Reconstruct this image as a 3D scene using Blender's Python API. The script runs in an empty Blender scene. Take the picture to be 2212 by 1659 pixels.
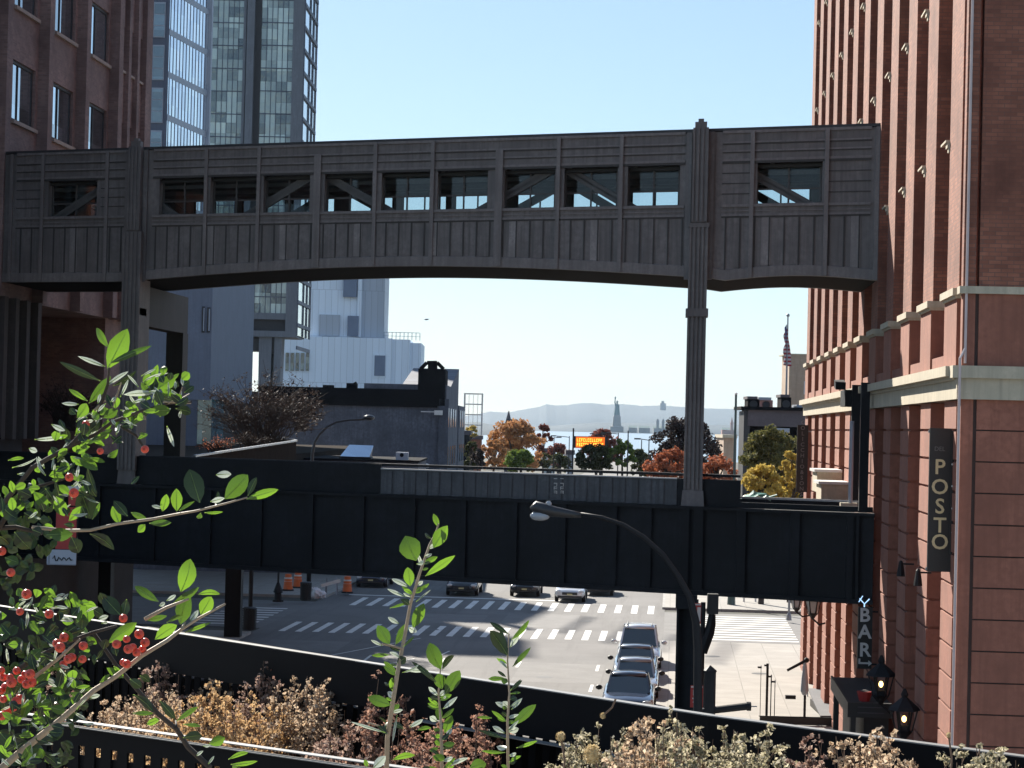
import bpy, math, random
from math import radians as R, sin, cos, tan, pi, sqrt, atan2
from mathutils import Vector as V, Matrix
SC = bpy.context.scene
COL = SC.collection
# ---------------------------------------------------------------- camera
FP = 5043.5; CX0 = 1106.0; CY0 = 829.5          # focal length and centre in 2212-wide photo pixels
CH = 10.5; YAW = R(4.0); ROLL = 0.0245; PITCH = math.atan(90.7 / FP)
CAM = V((0, 0, CH))
fwd = V((-sin(YAW) * cos(PITCH), cos(YAW) * cos(PITCH), sin(PITCH)))
r0 = V((cos(YAW), sin(YAW), 0)); up0 = r0.cross(fwd)
cx = r0 * cos(ROLL) + up0 * sin(ROLL); cy = up0 * cos(ROLL) - r0 * sin(ROLL)
cd = bpy.data.cameras.new('camera'); co = bpy.data.objects.new('camera', cd); COL.objects.link(co)
m = Matrix.Identity(4)
for i in range(3):
    m[i][0] = cx[i]; m[i][1] = cy[i]; m[i][2] = -fwd[i]; m[i][3] = CAM[i]
co.matrix_world = m
cd.sensor_width = 36; cd.lens = 36 * FP / 2212; cd.clip_start = 0.1; cd.clip_end = 40000
SC.camera = co
# ---------------------------------------------------------------- light
SUN_AZ = R(27); SUN_EL = R(33)                  # azimuth to the left of the street's far end
SC.world = bpy.data.worlds.new('World'); SC.world.use_nodes = True
wn = SC.world.node_tree; wn.nodes.clear()
sky = wn.nodes.new('ShaderNodeTexSky'); sky.sky_type = 'NISHITA'; sky.sun_disc = False
sky.sun_elevation = SUN_EL; sky.sun_rotation = -SUN_AZ
sky.air_density = 1.0; sky.dust_density = 0.2; sky.ozone_density = 3.0
bg = wn.nodes.new('ShaderNodeBackground'); bg.inputs[1].default_value = 0.05
wo = wn.nodes.new('ShaderNodeOutputWorld')
hsv = wn.nodes.new('ShaderNodeHueSaturation'); hsv.inputs['Saturation'].default_value = 1.0; hsv.inputs['Hue'].default_value = .505
mxs = wn.nodes.new('ShaderNodeMix'); mxs.data_type = 'RGBA'; mxs.inputs[0].default_value = .30; mxs.inputs[7].default_value = (4.2, 6.3, 8.8, 1)   # thin even veil of high haze
wn.links.new(sky.outputs[0], hsv.inputs['Color']); wn.links.new(hsv.outputs[0], mxs.inputs[6]); wn.links.new(mxs.outputs[2], bg.inputs[0]); wn.links.new(bg.outputs[0], wo.inputs[0])
sl = bpy.data.lights.new('sun', 'SUN'); sl.energy = 5.0; sl.angle = R(0.53); sl.color = (1.0, 0.93, 0.82)
so = bpy.data.objects.new('sun', sl); COL.objects.link(so); so.location = (0, 0, 60)
sdir = V((-sin(SUN_AZ) * cos(SUN_EL), cos(SUN_AZ) * cos(SUN_EL), sin(SUN_EL)))   # towards the sun
so.rotation_euler = sdir.to_track_quat('Z', 'Y').to_euler()
SC.view_settings.view_transform = 'Standard'; SC.view_settings.look = 'None'
SC.view_settings.exposure = 1.30; SC.view_settings.gamma = 1.0
SC.render.engine = 'CYCLES'
SC.cycles.use_denoising = True; SC.cycles.max_bounces = 6; SC.cycles.transparent_max_bounces = 12
SC.cycles.sample_clamp_indirect = 6
# ---------------------------------------------------------------- photo-plane helpers
def ray(x, y): return (fwd + cx * ((x - CX0) / FP) + cy * ((CY0 - y) / FP))
def pX(x, y, X): d = ray(x, y); return CAM + d * (X / d.x)
def pY(x, y, Y): d = ray(x, y); return CAM + d * (Y / d.y)
def pZ(x, y, Z): d = ray(x, y); return CAM + d * ((Z - CH) / d.z)
def pD(x, y, D): return CAM + ray(x, y) * D
def pL(x, y, a, b):                              # vertical plane through ground line a-b -> (s, z)
    d = ray(x, y); n = V((b[1] - a[1], -(b[0] - a[0]), 0))
    t = (V((a[0], a[1], CH)) - CAM).dot(n) / d.dot(n); p = CAM + d * t
    L = sqrt((b[0]-a[0])**2 + (b[1]-a[1])**2)
    return ((p.x-a[0])*(b[0]-a[0]) + (p.y-a[1])*(b[1]-a[1])) / L, p.z
# ---------------------------------------------------------------- materials
def nt(name):
    m = bpy.data.materials.new(name); m.use_nodes = True; t = m.node_tree
    b = next(n for n in t.nodes if n.type == 'BSDF_PRINCIPLED'); return m, t, b
def coords(t, kind='Object', wall=False):
    tc = t.nodes.new('ShaderNodeTexCoord'); o = tc.outputs[kind]
    if wall:
        s = t.nodes.new('ShaderNodeSeparateXYZ'); t.links.new(o, s.inputs[0])
        a = t.nodes.new('ShaderNodeMath'); a.operation = 'ADD'; t.links.new(s.outputs[0], a.inputs[0]); t.links.new(s.outputs[1], a.inputs[1])
        c = t.nodes.new('ShaderNodeCombineXYZ'); t.links.new(a.outputs[0], c.inputs[0]); t.links.new(s.outputs[2], c.inputs[1]); o = c.outputs[0]
    return o
def mixc(t, fac, a, b, blend='MIX'):
    n = t.nodes.new('ShaderNodeMix'); n.data_type = 'RGBA'; n.blend_type = blend
    for k, v in ((0, fac), (6, a), (7, b)):
        if isinstance(v, (int, float)): n.inputs[k].default_value = v
        elif isinstance(v, tuple): n.inputs[k].default_value = (*v, 1) if len(v) == 3 else v
        else: t.links.new(v, n.inputs[k])
    return n.outputs[2]
def noise(t, vec, scale, detail=4, rough=0.6):
    n = t.nodes.new('ShaderNodeTexNoise'); n.inputs['Scale'].default_value = scale
    n.inputs['Detail'].default_value = detail; n.inputs['Roughness'].default_value = rough
    t.links.new(vec, n.inputs['Vector']); return n.outputs['Fac']
def ramp(t, fac, lo, hi):
    n = t.nodes.new('ShaderNodeMapRange'); n.inputs[1].default_value = lo; n.inputs[2].default_value = hi
    t.links.new(fac, n.inputs[0]); return n.outputs[0]
def bump(t, b, h, strength=0.3, dist=0.02):
    n = t.nodes.new('ShaderNodeBump'); n.inputs['Strength'].default_value = strength; n.inputs['Distance'].default_value = dist
    t.links.new(h, n.inputs['Height']); t.links.new(n.outputs[0], b.inputs['Normal'])
def stretch(t, vec, sx, sy, sz):
    n = t.nodes.new('ShaderNodeMapping'); n.inputs['Scale'].default_value = (sx, sy, sz)
    t.links.new(vec, n.inputs[0]); return n.outputs[0]
def mat(name, c, rough=0.7, var=0.25, scale=2.0, metal=0.0, c2=None, bmp=0.0, streak=0.0, spec=0.5):
    """plain weathered surface: base colour with two scales of noise, optional vertical streaks and bump"""
    m, t, b = nt(name); o = coords(t)
    dark = tuple(x * (1 - var) for x in c); lite = c2 or tuple(min(1, x * (1 + var)) for x in c)
    col = mixc(t, ramp(t, noise(t, o, scale), 0.3, 0.7), dark, lite)
    col = mixc(t, ramp(t, noise(t, o, scale * 9), 0.35, 0.75), col, tuple(x * (1 - var * .8) for x in c), 'MIX') if var > .1 else col
    if streak:
        st = noise(t, stretch(t, o, 1, 1, 0.06), 7.0, 3)
        col = mixc(t, ramp(t, st, 0.45, 0.8), col, tuple(x * (1 - streak) for x in c))
    t.links.new(col, b.inputs['Base Color'])
    b.inputs['Roughness'].default_value = rough; b.inputs['Metallic'].default_value = metal
    b.inputs['Specular IOR Level'].default_value = spec
    if bmp: bump(t, b, noise(t, o, scale * 14), bmp)
    return m
def brick(name, c1, c2, mortar, sc=1.0, patch=0.35):
    m, t, b = nt(name); w = coords(t, wall=True)
    n = t.nodes.new('ShaderNodeTexBrick'); t.links.new(w, n.inputs['Vector'])
    n.inputs['Color1'].default_value = (*c1, 1); n.inputs['Color2'].default_value = (*c2, 1); n.inputs['Mortar'].default_value = (*mortar, 1)
    n.inputs['Scale'].default_value = 1.0; n.inputs['Brick Width'].default_value = 0.42 * sc; n.inputs['Row Height'].default_value = 0.14 * sc
    n.inputs['Mortar Size'].default_value = 0.012 * sc; n.inputs['Bias'].default_value = -0.1
    o = coords(t)
    p = ramp(t, noise(t, o, 0.55, 5, .65), 0.38, 0.7)
    col = mixc(t, p, n.outputs['Color'], tuple(x * (1 - patch) for x in c2))
    col = mixc(t, ramp(t, noise(t, stretch(t, o, 1, 1, .1), 2.5, 3), .5, .8), col, tuple(x * .62 for x in c1))
    t.links.new(col, b.inputs['Base Color']); b.inputs['Roughness'].default_value = 0.85
    bump(t, b, n.outputs['Fac'], 0.4, -0.02)
    return m
def emit(name, c, s):
    m, t, b = nt(name); b.inputs['Base Color'].default_value = (*c, 1)
    b.inputs['Emission Color'].default_value = (*c, 1); b.inputs['Emission Strength'].default_value = s; return m
def glass(name, c=(0.02, 0.03, 0.04), rough=0.04, spec=1.0, cellw=1.2, cellh=1.8, var=0.5, c2=None, wob=0.0, metal=0.0):
    """window glass as a glossy sheet; panes differ a little in tone and tilt"""
    m, t, b = nt(name); w = coords(t, wall=True)
    n = t.nodes.new('ShaderNodeTexBrick'); t.links.new(w, n.inputs['Vector']); n.offset = 0.0
    n.inputs['Color1'].default_value = (0, 0, 0, 1); n.inputs['Color2'].default_value = (1, 1, 1, 1); n.inputs['Mortar'].default_value = (0, 0, 0, 1)
    n.inputs['Scale'].default_value = 1.0; n.inputs['Brick Width'].default_value = cellw; n.inputs['Row Height'].default_value = cellh
    n.inputs['Mortar Size'].default_value = 0.0
    col = mixc(t, n.outputs['Color'], tuple(x * (1 - var) for x in c), c2 or tuple(x * (1 + var) for x in c))
    t.links.new(col, b.inputs['Base Color']); b.inputs['Roughness'].default_value = rough
    b.inputs['Specular IOR Level'].default_value = spec; b.inputs['IOR'].default_value = 1.6; b.inputs['Metallic'].default_value = metal
    if wob:
        h = noise(t, coords(t), 0.35, 3)
        h2 = t.nodes.new('ShaderNodeMath'); h2.operation = 'ADD'; t.links.new(h, h2.inputs[0]); t.links.new(n.outputs['Color'], h2.inputs[1])
        bump(t, b, h2.outputs[0], wob, 0.3)
    return m
# ---------------------------------------------------------------- mesh builder
class MB:
    def __init__(s, fr=None): s.v = []; s.f = []; s.fr = fr; s.cur = 0; s.m = []
    def add(s, vs, fs):
        k = len(s.v)
        s.v += [s.fr(*p) if s.fr else V(p) for p in vs]; s.f += [tuple(i + k for i in f) for f in fs]; s.m += [s.cur] * len(fs); return s
    def box(s, x0, x1, y0, y1, z0, z1):
        return s.add([(x0,y0,z0),(x1,y0,z0),(x1,y1,z0),(x0,y1,z0),(x0,y0,z1),(x1,y0,z1),(x1,y1,z1),(x0,y1,z1)],
                     [(0,3,2,1),(4,5,6,7),(0,1,5,4),(1,2,6,5),(2,3,7,6),(3,0,4,7)])
    def quad(s, a, b, c, d): return s.add([a, b, c, d], [(0, 1, 2, 3)])
    def prism(s, poly, vec):
        n = len(poly); v = V(vec)
        fs = [tuple(range(n))[::-1], tuple(range(n, 2 * n))] + [(i, (i + 1) % n, n + (i + 1) % n, n + i) for i in range(n)]
        return s.add([tuple(p) for p in poly] + [tuple(V(p) + v) for p in poly], fs)
    def bar(s, p, q, w, h=None, up=(0, 0, 1)):
        p = V(p); q = V(q); h = h or w; d = (q - p).normalized(); sd = d.cross(V(up))
        if sd.length < 1e-4: sd = d.cross(V((1, 0, 0)))
        sd.normalize(); u = sd.cross(d).normalized()
        c = [(-1,-1),(1,-1),(1,1),(-1,1)]
        vs = [tuple(e + sd * (a * w / 2) + u * (b * h / 2)) for e in (p, q) for a, b in c]
        return s.add(vs, [(3,2,1,0),(4,5,6,7),(0,1,5,4),(1,2,6,5),(2,3,7,6),(3,0,4,7)])
    def tube(s, pts, rad, n=8, cap=True):
        pts = [V(p) for p in pts]; k = len(pts)
        if isinstance(rad, (int, float)): rad = [rad] * k
        vs = []; u = None
        for i, p in enumerate(pts):
            d = (pts[min(i+1, k-1)] - pts[max(i-1, 0)]).normalized()
            if u is None: u = d.cross(V((0.13, 0.21, 0.97)));  u = u if u.length > 1e-3 else d.cross(V((1, 0, 0)))
            u = (u - d * u.dot(d)).normalized(); w = d.cross(u)
            vs += [tuple(p + (u * cos(2*pi*j/n) + w * sin(2*pi*j/n)) * rad[i]) for j in range(n)]
        fs = [(i*n+j, i*n+(j+1)%n, (i+1)*n+(j+1)%n, (i+1)*n+j) for i in range(k-1) for j in range(n)]
        if cap: fs += [tuple(range(n))[::-1], tuple(range((k-1)*n, k*n))]
        return s.add(vs, fs)
    def lathe(s, c, prof, n=12, sq=False):
        vs = []; off = pi / n if sq else 0
        for r, z in prof: vs += [(c[0] + r*cos(2*pi*j/n+off), c[1] + r*sin(2*pi*j/n+off), c[2] + z) for j in range(n)]
        k = len(prof); fs = [(i*n+j, i*n+(j+1)%n, (i+1)*n+(j+1)%n, (i+1)*n+j) for i in range(k-1) for j in range(n)]
        fs += [tuple(range(n))[::-1], tuple(range((k-1)*n, k*n))]; return s.add(vs, fs)
    def ball(s, c, r, n=8, sx=1, sy=1, sz=1):
        k = max(4, n // 2 + 1)
        vs = [(c[0] + r*sx*sin(pi*i/k)*cos(2*pi*j/n), c[1] + r*sy*sin(pi*i/k)*sin(2*pi*j/n), c[2] + r*sz*cos(pi*i/k)) for i in range(1, k) for j in range(n)]
        vs += [(c[0], c[1], c[2] + r*sz), (c[0], c[1], c[2] - r*sz)]; a = len(vs) - 2
        fs = [(i*n+j, (i+1)*n+j, (i+1)*n+(j+1)%n, i*n+(j+1)%n) for i in range(k-2) for j in range(n)]
        fs += [(a, j, (j+1) % n) for j in range(n)] + [(a+1, (k-2)*n+(j+1) % n, (k-2)*n+j) for j in range(n)]
        return s.add(vs, fs)
def props(o, label=None, cat=None, group=None, kind=None):
    for k, v in (('label', label), ('category', cat), ('group', group), ('kind', kind)):
        if v: o[k] = v
    return o
def wloc(o):
    p = V((0, 0, 0))
    while o: p += o.location; o = o.parent
    return p
def mk(name, mb, m, parent=None, smooth=False, bevel=0, at=None, **kw):
    me = bpy.data.meshes.new(name); off = wloc(parent) if parent else V(at or (0, 0, 0))
    me.from_pydata([tuple(p - off) for p in mb.v], [], mb.f); me.update()
    for q in (m if isinstance(m, (list, tuple)) else [m] if m else []): me.materials.append(q)
    if isinstance(m, (list, tuple)): me.polygons.foreach_set('material_index', mb.m)
    if smooth:
        for p in me.polygons: p.use_smooth = True
    o = bpy.data.objects.new(name, me); COL.objects.link(o)
    if parent: o.parent = parent
    elif at: o.location = at
    if bevel:
        bv = o.modifiers.new('bevel', 'BEVEL'); bv.width = bevel; bv.segments = 2; bv.limit_method = 'ANGLE'
    return props(o, **kw)
def thing(name, label, cat, loc=(0, 0, 0), group=None):
    o = bpy.data.objects.new(name, None); COL.objects.link(o); o.location = loc; o.empty_display_size = 0.3
    return props(o, label, cat, group)
def struct(name, mb, m, **kw): return mk(name, mb, m, kind='structure', **kw)
def copy_tree(o, parent=None):
    c = o.copy(); COL.objects.link(c); c.parent = parent
    for ch in list(o.children): copy_tree(ch, c)
    return c
def text_part(body, size, m, parent, origin, xdir, zdir=(0, 0, 1), name='lettering', depth=0.02, align='CENTER', bold=0.0, font=None, sx=1.0):
    cu = bpy.data.curves.new(name, 'FONT'); cu.body = body; cu.size = size; cu.align_x = align; cu.align_y = 'CENTER'
    cu.extrude = depth; cu.offset = bold; cu.resolution_u = 3
    tmp = bpy.data.objects.new('tmp', cu); COL.objects.link(tmp); bpy.context.view_layer.update()
    me = bpy.data.meshes.new_from_object(tmp.evaluated_get(bpy.context.evaluated_depsgraph_get()))
    bpy.data.objects.remove(tmp); me.name = name; me.materials.clear(); me.materials.append(m)
    X = V(xdir).normalized(); Z = V(zdir).normalized(); N = X.cross(Z)
    off = V(origin) - wloc(parent)
    for v in me.vertices:
        q = v.co.copy(); v.co = off + X * q.x * sx + Z * q.y + N * q.z
    o = bpy.data.objects.new(name, me); COL.objects.link(o); o.parent = parent; return o
rnd = random.Random(7)
# ================================================================ SETTING
M = {}
def sheet(x0, x1, y0, y1, z): return MB().quad((x0,y0,z),(x1,y0,z),(x1,y1,z),(x0,y1,z))
M['earth'] = mat('earth', (0.06, 0.058, 0.045), 0.95, 0.4, 0.05)
M['asphalt'] = mat('asphalt', (0.105, 0.10, 0.097), 0.85, 0.22, 0.35, bmp=0.25)
def asph(name, c):
    m, t, b = nt(name); o = coords(t); st = noise(t, stretch(t, o, 1.1, .05, 1), 1.0, 5, .7); bl = noise(t, o, .22, 5)
    col = mixc(t, ramp(t, bl, .35, .68), tuple(x*.82 for x in c), tuple(x*1.18 for x in c)); col = mixc(t, ramp(t, st, .5, .72), col, tuple(x*.66 for x in c)); col = mixc(t, ramp(t, noise(t, o, 9, 3), .55, .8), col, tuple(x*1.3 for x in c))
    t.links.new(col, b.inputs['Base Color']); b.inputs['Roughness'].default_value = .88; bump(t, b, noise(t, o, 6), .2); return m
M['asphalt'] = asph('worn_asphalt', (.118, .113, .109))
M['asphalt2'] = mat('asphalt_patch', (0.15, 0.145, 0.14), 0.88, 0.2, 0.8, bmp=0.2)
def paving(name, c):
    m, t, b = nt(name); o = coords(t)
    n = t.nodes.new('ShaderNodeTexBrick'); t.links.new(o, n.inputs['Vector']); n.offset = 0
    n.inputs['Color1'].default_value = (*c, 1); n.inputs['Color2'].default_value = (*[x*.86 for x in c], 1); n.inputs['Mortar'].default_value = (*[x*.5 for x in c], 1)
    n.inputs['Scale'].default_value = 1; n.inputs['Brick Width'].default_value = 1.5; n.inputs['Row Height'].default_value = 1.5; n.inputs['Mortar Size'].default_value = 0.02
    col = mixc(t, ramp(t, noise(t, o, .8, 6), .35, .7), n.outputs['Color'], tuple(x*.78 for x in c))
    t.links.new(col, b.inputs['Base Color']); b.inputs['Roughness'].default_value = .9; return m
M['concrete'] = paving('sidewalk_concrete', (0.33, 0.31, 0.28))
M['kerb'] = mat('kerb_stone', (0.30, 0.29, 0.27), .85, .2, 1.5)
M['paint'] = mat('road_paint', (0.62, 0.61, 0.58), .7, .22, 1.6)
struct('ground', sheet(-900, 900, -60, 800, -0.03), M['earth'])
struct('road', sheet(-20.6, -0.3, -60, 800, 0.0), M['asphalt'])
r = MB(); r.quad((-120,117,.0),(-20.6,117,.0),(-20.6,135,.0),(-120,135,.0)); r.quad((-.3,117,.0),(90,117,.0),(90,135,.0),(-.3,135,.0))
struct('side_street', r, M['asphalt2'])
sw = MB()
for x0, x1, y0, y1 in ((-.3, 30, -60, 115.5), (-.3, 30, 137, 330), (-60, -20.6, -60, 113.5), (-60, -20.6, 138, 330)):
    sw.box(x0, x1, y0, y1, -.5, .13)
struct('sidewalk', sw, M['concrete'])
kb = MB()
for x0, x1, y0, y1 in ((-.45, -.3, -60, 115.5), (-.45, -.3, 137, 330), (-20.6, -20.45, -60, 113.5), (-20.6, -20.45, 138, 330)):
    kb.box(x0, x1, y0, y1, -.5, .133)
struct('kerb', kb, M['kerb'])
mk_ = MB(); Z = .006
def bar4(cxx, y0, y1, w, z=Z): mk_.quad((cxx-w/2,y0,z),(cxx+w/2,y0,z),(cxx+w/2,y1,z),(cxx-w/2,y1,z))
i = 0
while -19.3 + .84*i < -1.0:
    bar4(-19.3 + .84*i, 115.6 + rnd.uniform(-.2,.2), 121.2, .33); i += 1
i = 0
while -18.2 + .95*i < -.6:
    bar4(-18.2 + .95*i, 133.2, 139.3, .36); i += 1
for k in range(8): mk_.quad((-24.5, 118.5+k*1.5, Z), (-21.3, 118.5+k*1.5, Z), (-21.3, 119.1+k*1.5, Z), (-24.5, 119.1+k*1.5, Z))
for k in range(11): mk_.quad((.9, 118+k*1.45, Z), (6.5, 118+k*1.45, Z), (6.5, 118.6+k*1.45, Z), (.9, 118.6+k*1.45, Z))
mk_.quad((-19.5, 141.0, Z), (-6, 141.0, Z), (-6, 141.5, Z), (-19.5, 141.5, Z))
for x in (-16.8, -13.4, -10.0, -6.6, -3.1):
    for k in range(10): bar4(x, 40 + k*8 - (x % 3), 42.6 + k*8 - (x % 3), .13) if 40 + k*8 < 112 else None
for x in (-13.4, -6.6): 
    for k in range(12): bar4(x, 145+k*9, 148+k*9, .13)
for a, b in (((-15.6,103),(-12.2,114)), ((-12.6,100),(-11.4,104)), ((-10.6,104),(-10.2,108))):
    mk_.quad((a[0],a[1],Z),(a[0]+.1,a[1],Z),(b[0]+.1,b[1],Z),(b[0],b[1],Z))
struct('road_marking', mk_, M['paint'])
pt = MB()
for x0,x1,y0,y1 in ((-9,-5,122,131),(-14,-10,123,129),(-6.5,-2.8,96,104),(-19,-15.2,106,111)): pt.quad((x0,y0,.003),(x1,y0,.003),(x1,y1,.003),(x0,y1,.003))
struct('road_patch', pt, M['asphalt2'])
M['iron'] = mat('cast_iron', (.05, .048, .045), .6, .2, 6); mh = MB()
for x, y in ((-8.2, 110), (-4.6, 127), (-12.1, 119), (-15.0, 125), (-5.2, 98), (-9.5, 131), (2.0, 108), (3.9, 101)):
    zz_ = .008 if x < -.4 else .138
    mh.add([(x+.36*cos(2*pi*j/14), y+.36*sin(2*pi*j/14), zz_) for j in range(14)], [tuple(range(14))])
struct('manhole_cover', mh, M['iron'])
# river, islands and hills
def water():
    m, t, b = nt('river_water'); b.inputs['Base Color'].default_value = (0.15, 0.23, 0.31, 1); b.inputs['Roughness'].default_value = .6; b.inputs['Specular IOR Level'].default_value = .15
    bump(t, b, noise(t, stretch(t, coords(t), 1, .25, 1), .12, 4), .6, 1.5); return m
struct('river', sheet(-9000, 9000, 800, 19000, -1.5), water())
M['hill'] = mat('hill_woods', (0.085, 0.115, 0.135), .95, .2, .0006)
def ridge(name, D, prof, base, thick, m=None):
    mb = MB(); n = len(prof)
    top = [pD(x, y, D) for x, y in prof]
    for k, p in enumerate(top):
        o = V((p.x, p.y, 0)).normalized() * thick
        mb.v += [V((p.x, p.y, base)) - o * .5, V((p.x, p.y, max(p.z, base+1))), V((p.x, p.y, base)) + o]
    for k in range(n - 1):
        a = 3*k; mb.f += [(a, a+3, a+4, a+1), (a+1, a+4, a+5, a+2)]
    return struct(name, mb, m or M['hill'], smooth=True)
pr = [(860,918),(960,905),(1000,900),(1040,893),(1058,889),(1075,890),(1095,891),(1130,885),(1165,879),(1180,873),(1200,876),(1225,875),(1250,871),(1280,871),(1305,874),(1350,873),(1385,877),(1430,876),(1460,878),(1520,882),(1590,884),(1700,890),(1900,905)]
pj = []
for (a, b), (c, d) in zip(pr, pr[1:]):
    for k in range(8):
        t_ = k/8; pj.append((a+(c-a)*t_, b+(d-b)*t_ + rnd.uniform(-.4, .4)))
ridge('hill', 12500, pj, -2, 900)
pr2 = [(900,921),(1180,920.5),(1235,917),(1270,914),(1290,912),(1380,913.5),(1420,915),(1470,916),(1530,918),(1590,917),(1650,921)]
ridge('island', 6600, [(x, y + rnd.uniform(-.6,.6)) for x, y in pr2], -2, 150)
ridge('island', 2900, [(985,921),(1000,913),(1030,911),(1060,917),(1090,923)], -2, 100)
# ================================================================ RIGHT BRICK BUILDING
XF = 5.8; YC = 48.0; YE = 104.5
M['brickR'] = brick('red_brick', (0.36, 0.138, 0.085), (0.20, 0.072, 0.046), (0.15, 0.09, 0.07), .6)
M['rust'] = mat('rusticated_brick', (0.30, 0.118, 0.078), .85, .28, .8, bmp=.4, streak=.3)
M['stone'] = mat('cornice_stone', (0.50, 0.44, 0.33), .8, .15, 1.2, streak=.3)
M['groove'] = mat('joint_mortar', (0.07, 0.045, 0.04), .9, .1)
M['glassdark'] = glass('window_glass', (0.02, 0.025, 0.03), .05, 1.0)
M['frame_dark'] = mat('dark_window_frame', (0.03, 0.03, 0.033), .6, .2)
bR = thing('brick_building', 'tall red brick building with projecting piers and cream cornice, at the right edge', 'building', (XF, YC, 0))
w = MB(); w.box(6.35, 32, YC + .35, YE, 12.0, 36); w.box(6.5, 32, YC+.35, YE, 0, 12.0)
mk('wall', w, M['brickR'], bR)
# north face, plane y = YC
n_ = MB()
n_.box(6.12, 32, YC, YC+.35, 13.57, 36); n_.box(5.8, 6.05, YC+.02, YC+.35, 13.57, 36)
mk('north_wall', n_, M['brickR'], bR)
n_ = MB(); n_.box(6.12, 32, YC-.03, YC+.34, 11.95, 13.42); n_.box(5.8, 6.05, YC-.01, YC+.34, 11.95, 13.42)
mk('north_base_panel', n_, M['rust'], bR)
n_ = MB(); z = 11.27; k = 0
while z > .2:
    b0 = max(.1, z - .61); n_.box(6.12, 32, YC-.03, YC+.33, b0, z); z -= .64; k += 1
n_.box(5.8, 6.05, YC-.01, YC+.33, .1, 11.27)
mk('rusticated_wall', n_, M['rust'], bR)
mk('joint_backing', MB().box(5.95, 31.9, YC+.03, YC+.30, .1, 13.5), M['groove'], bR)
c_ = MB(); c_.box(5.72, 32, YC-.10, YC+.36, 13.42, 13.57); mk('string_course', c_, M['stone'], bR)
c_ = MB(); c_.box(5.70, 32, YC-.12, YC+.36, 11.27, 11.70); c_.box(5.60, 32, YC-.22, YC+.37, 11.70, 11.95)
c_.box(5.70, 6.6, YC+.36, YE, 11.27, 11.66); c_.box(5.64, 6.6, YC+.36, YE, 11.66, 11.74); c_.box(5.52, 6.6, YC+.37, YE+.1, 11.74, 11.95)
mk('cornice', c_, M['stone'], bR)
piers = [(48.72 + 4.87*k, 50.85 + 4.87*k) for k in range(11)] + [(102.4, YE)]
for k, (a, b) in enumerate(piers):
    p = MB().box(5.8, 6.35, a, b, 13.57, 36)
    mk('pier', p, M['brickR'], bR)
    p = MB(); p.box(5.76, 6.5, a-.04, b+.04, 11.95, 13.42); p.box(5.80, 6.4, b+.04, a+4.83 if k < 11 else b+.04, 11.95, 12.25) if k < 11 else 0
    z = 11.27
    while z > .3: p.box(5.80, 6.5, a, b, max(.1, z - .60), z - .02); z -= .64
    p.box(5.86, 6.49, a+.06, b-.06, .1, 11.26)
    mk('pier_base', p, M['rust'], bR)
    s = MB(); s.box(5.66, 6.42, a-.12, b+.12, 13.42, 13.57); s.box(5.72, 6.40, a-.08, b+.08, 13.36, 13.42)
    for j in range(6):
        z0 = 16.6 + 3.72*j; q = MB()
        ye = min(b+1.5, YE)
        if k == 11: continue
        q.box(5.71, 6.3, b+.02, min(ye, b+1.0), z0+.26, z0+.31); q.box(5.745, 6.3, b+.02, b+.34, z0+.14, z0+.26); q.box(5.77, 6.3, b+.02, b+.2, z0+.04, z0+.14)
        mk('bracket', q, M['stone'], bR)
    mk('pier_cap', s, M['stone'], bR)
    if k < 11:
        for j in range(6):
            z0 = 16.9 + 3.72*j - 3.72
            f = mk('window', MB().box(6.30, 6.36, b+.25, a+4.62, z0+.3, z0+2.7), M['frame_dark'], bR)
            g = MB(); ym = (b+a+4.87)/2; g.box(6.28, 6.31, b+.35, ym-.05, z0+.4, z0+2.6); g.box(6.28, 6.31, ym+.05, a+4.52, z0+.4, z0+2.6)
            mk('pane', g, M['glassdark'], f)
pp = MB(); pp.tube([(5.86, YC-.06, 12.0), (5.86, YC-.06, 36)], .03, 6); pp.tube([(5.74, YC-.22, 3.8), (5.74, YC-.22, 12.1), (5.86, YC-.06, 12.3)], .03, 6)
M['pipe'] = mat('pipe_paint', (.55, .45, .43), .5, .1); mk('conduit', pp, M['pipe'], bR)
# ================================================================ LEFT BRICK BUILDING
XL = -23.4; XS = -23.80; XG = -23.96
M['brickL'] = brick('brown_brick', (0.28, 0.185, 0.165), (0.18, 0.118, 0.108), (0.24, 0.19, 0.175), .6, .35)
M['sill'] = mat('sill_stone', (.33, .27, .23), .85, .15, 2)
M['glassL'] = glass('sky_reflecting_glass', (0.45, 0.52, 0.58), .03, 1.0, metal=.9)
bL = thing('brick_building', 'brown brick building with tall windows mirroring the sky, at the left edge', 'building', (XL, 101.6, 0))
Y0s = [pX(28.9/1.13018, 230, XS).y + 5.42*k for k in range(-3, 3)]
w = MB(); zb = [14.6] ; rows = [(20.98 + 4.08*k, 23.15 + 4.08*k) for k in range(-1, 3)]
yspan = (Y0s[0] - 1.2, 95.6)
w.box(XL-14, XG-.03, yspan[0], 101.6, 14.6, 32)                   # core
zs = [14.6] + [z for r_ in rows for z in r_] + [32]
for j in range(0, len(zs), 2): w.box(XG-.02, XS, yspan[0], 95.6, zs[j], zs[j+1]) if j+1 < len(zs) else 0
for (z0, z1) in rows:
    prev = yspan[0]
    for y0 in Y0s:
        w.box(XG-.02, XS, prev, y0, z0, z1); prev = y0 + 2.95
    w.box(XG-.02, XS, prev, 95.6, z0, z1)
w.box(XL-14, XG-.03, 96.8, 101.6, 0, 14.6)
mk('wall', w, M['brickL'], bL)
for y0 in Y0s:
    mk('pier', MB().box(XS, XL, y0 - 2.10, y0 - 1.50, 14.6, 32), M['brickL'], bL)
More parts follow.
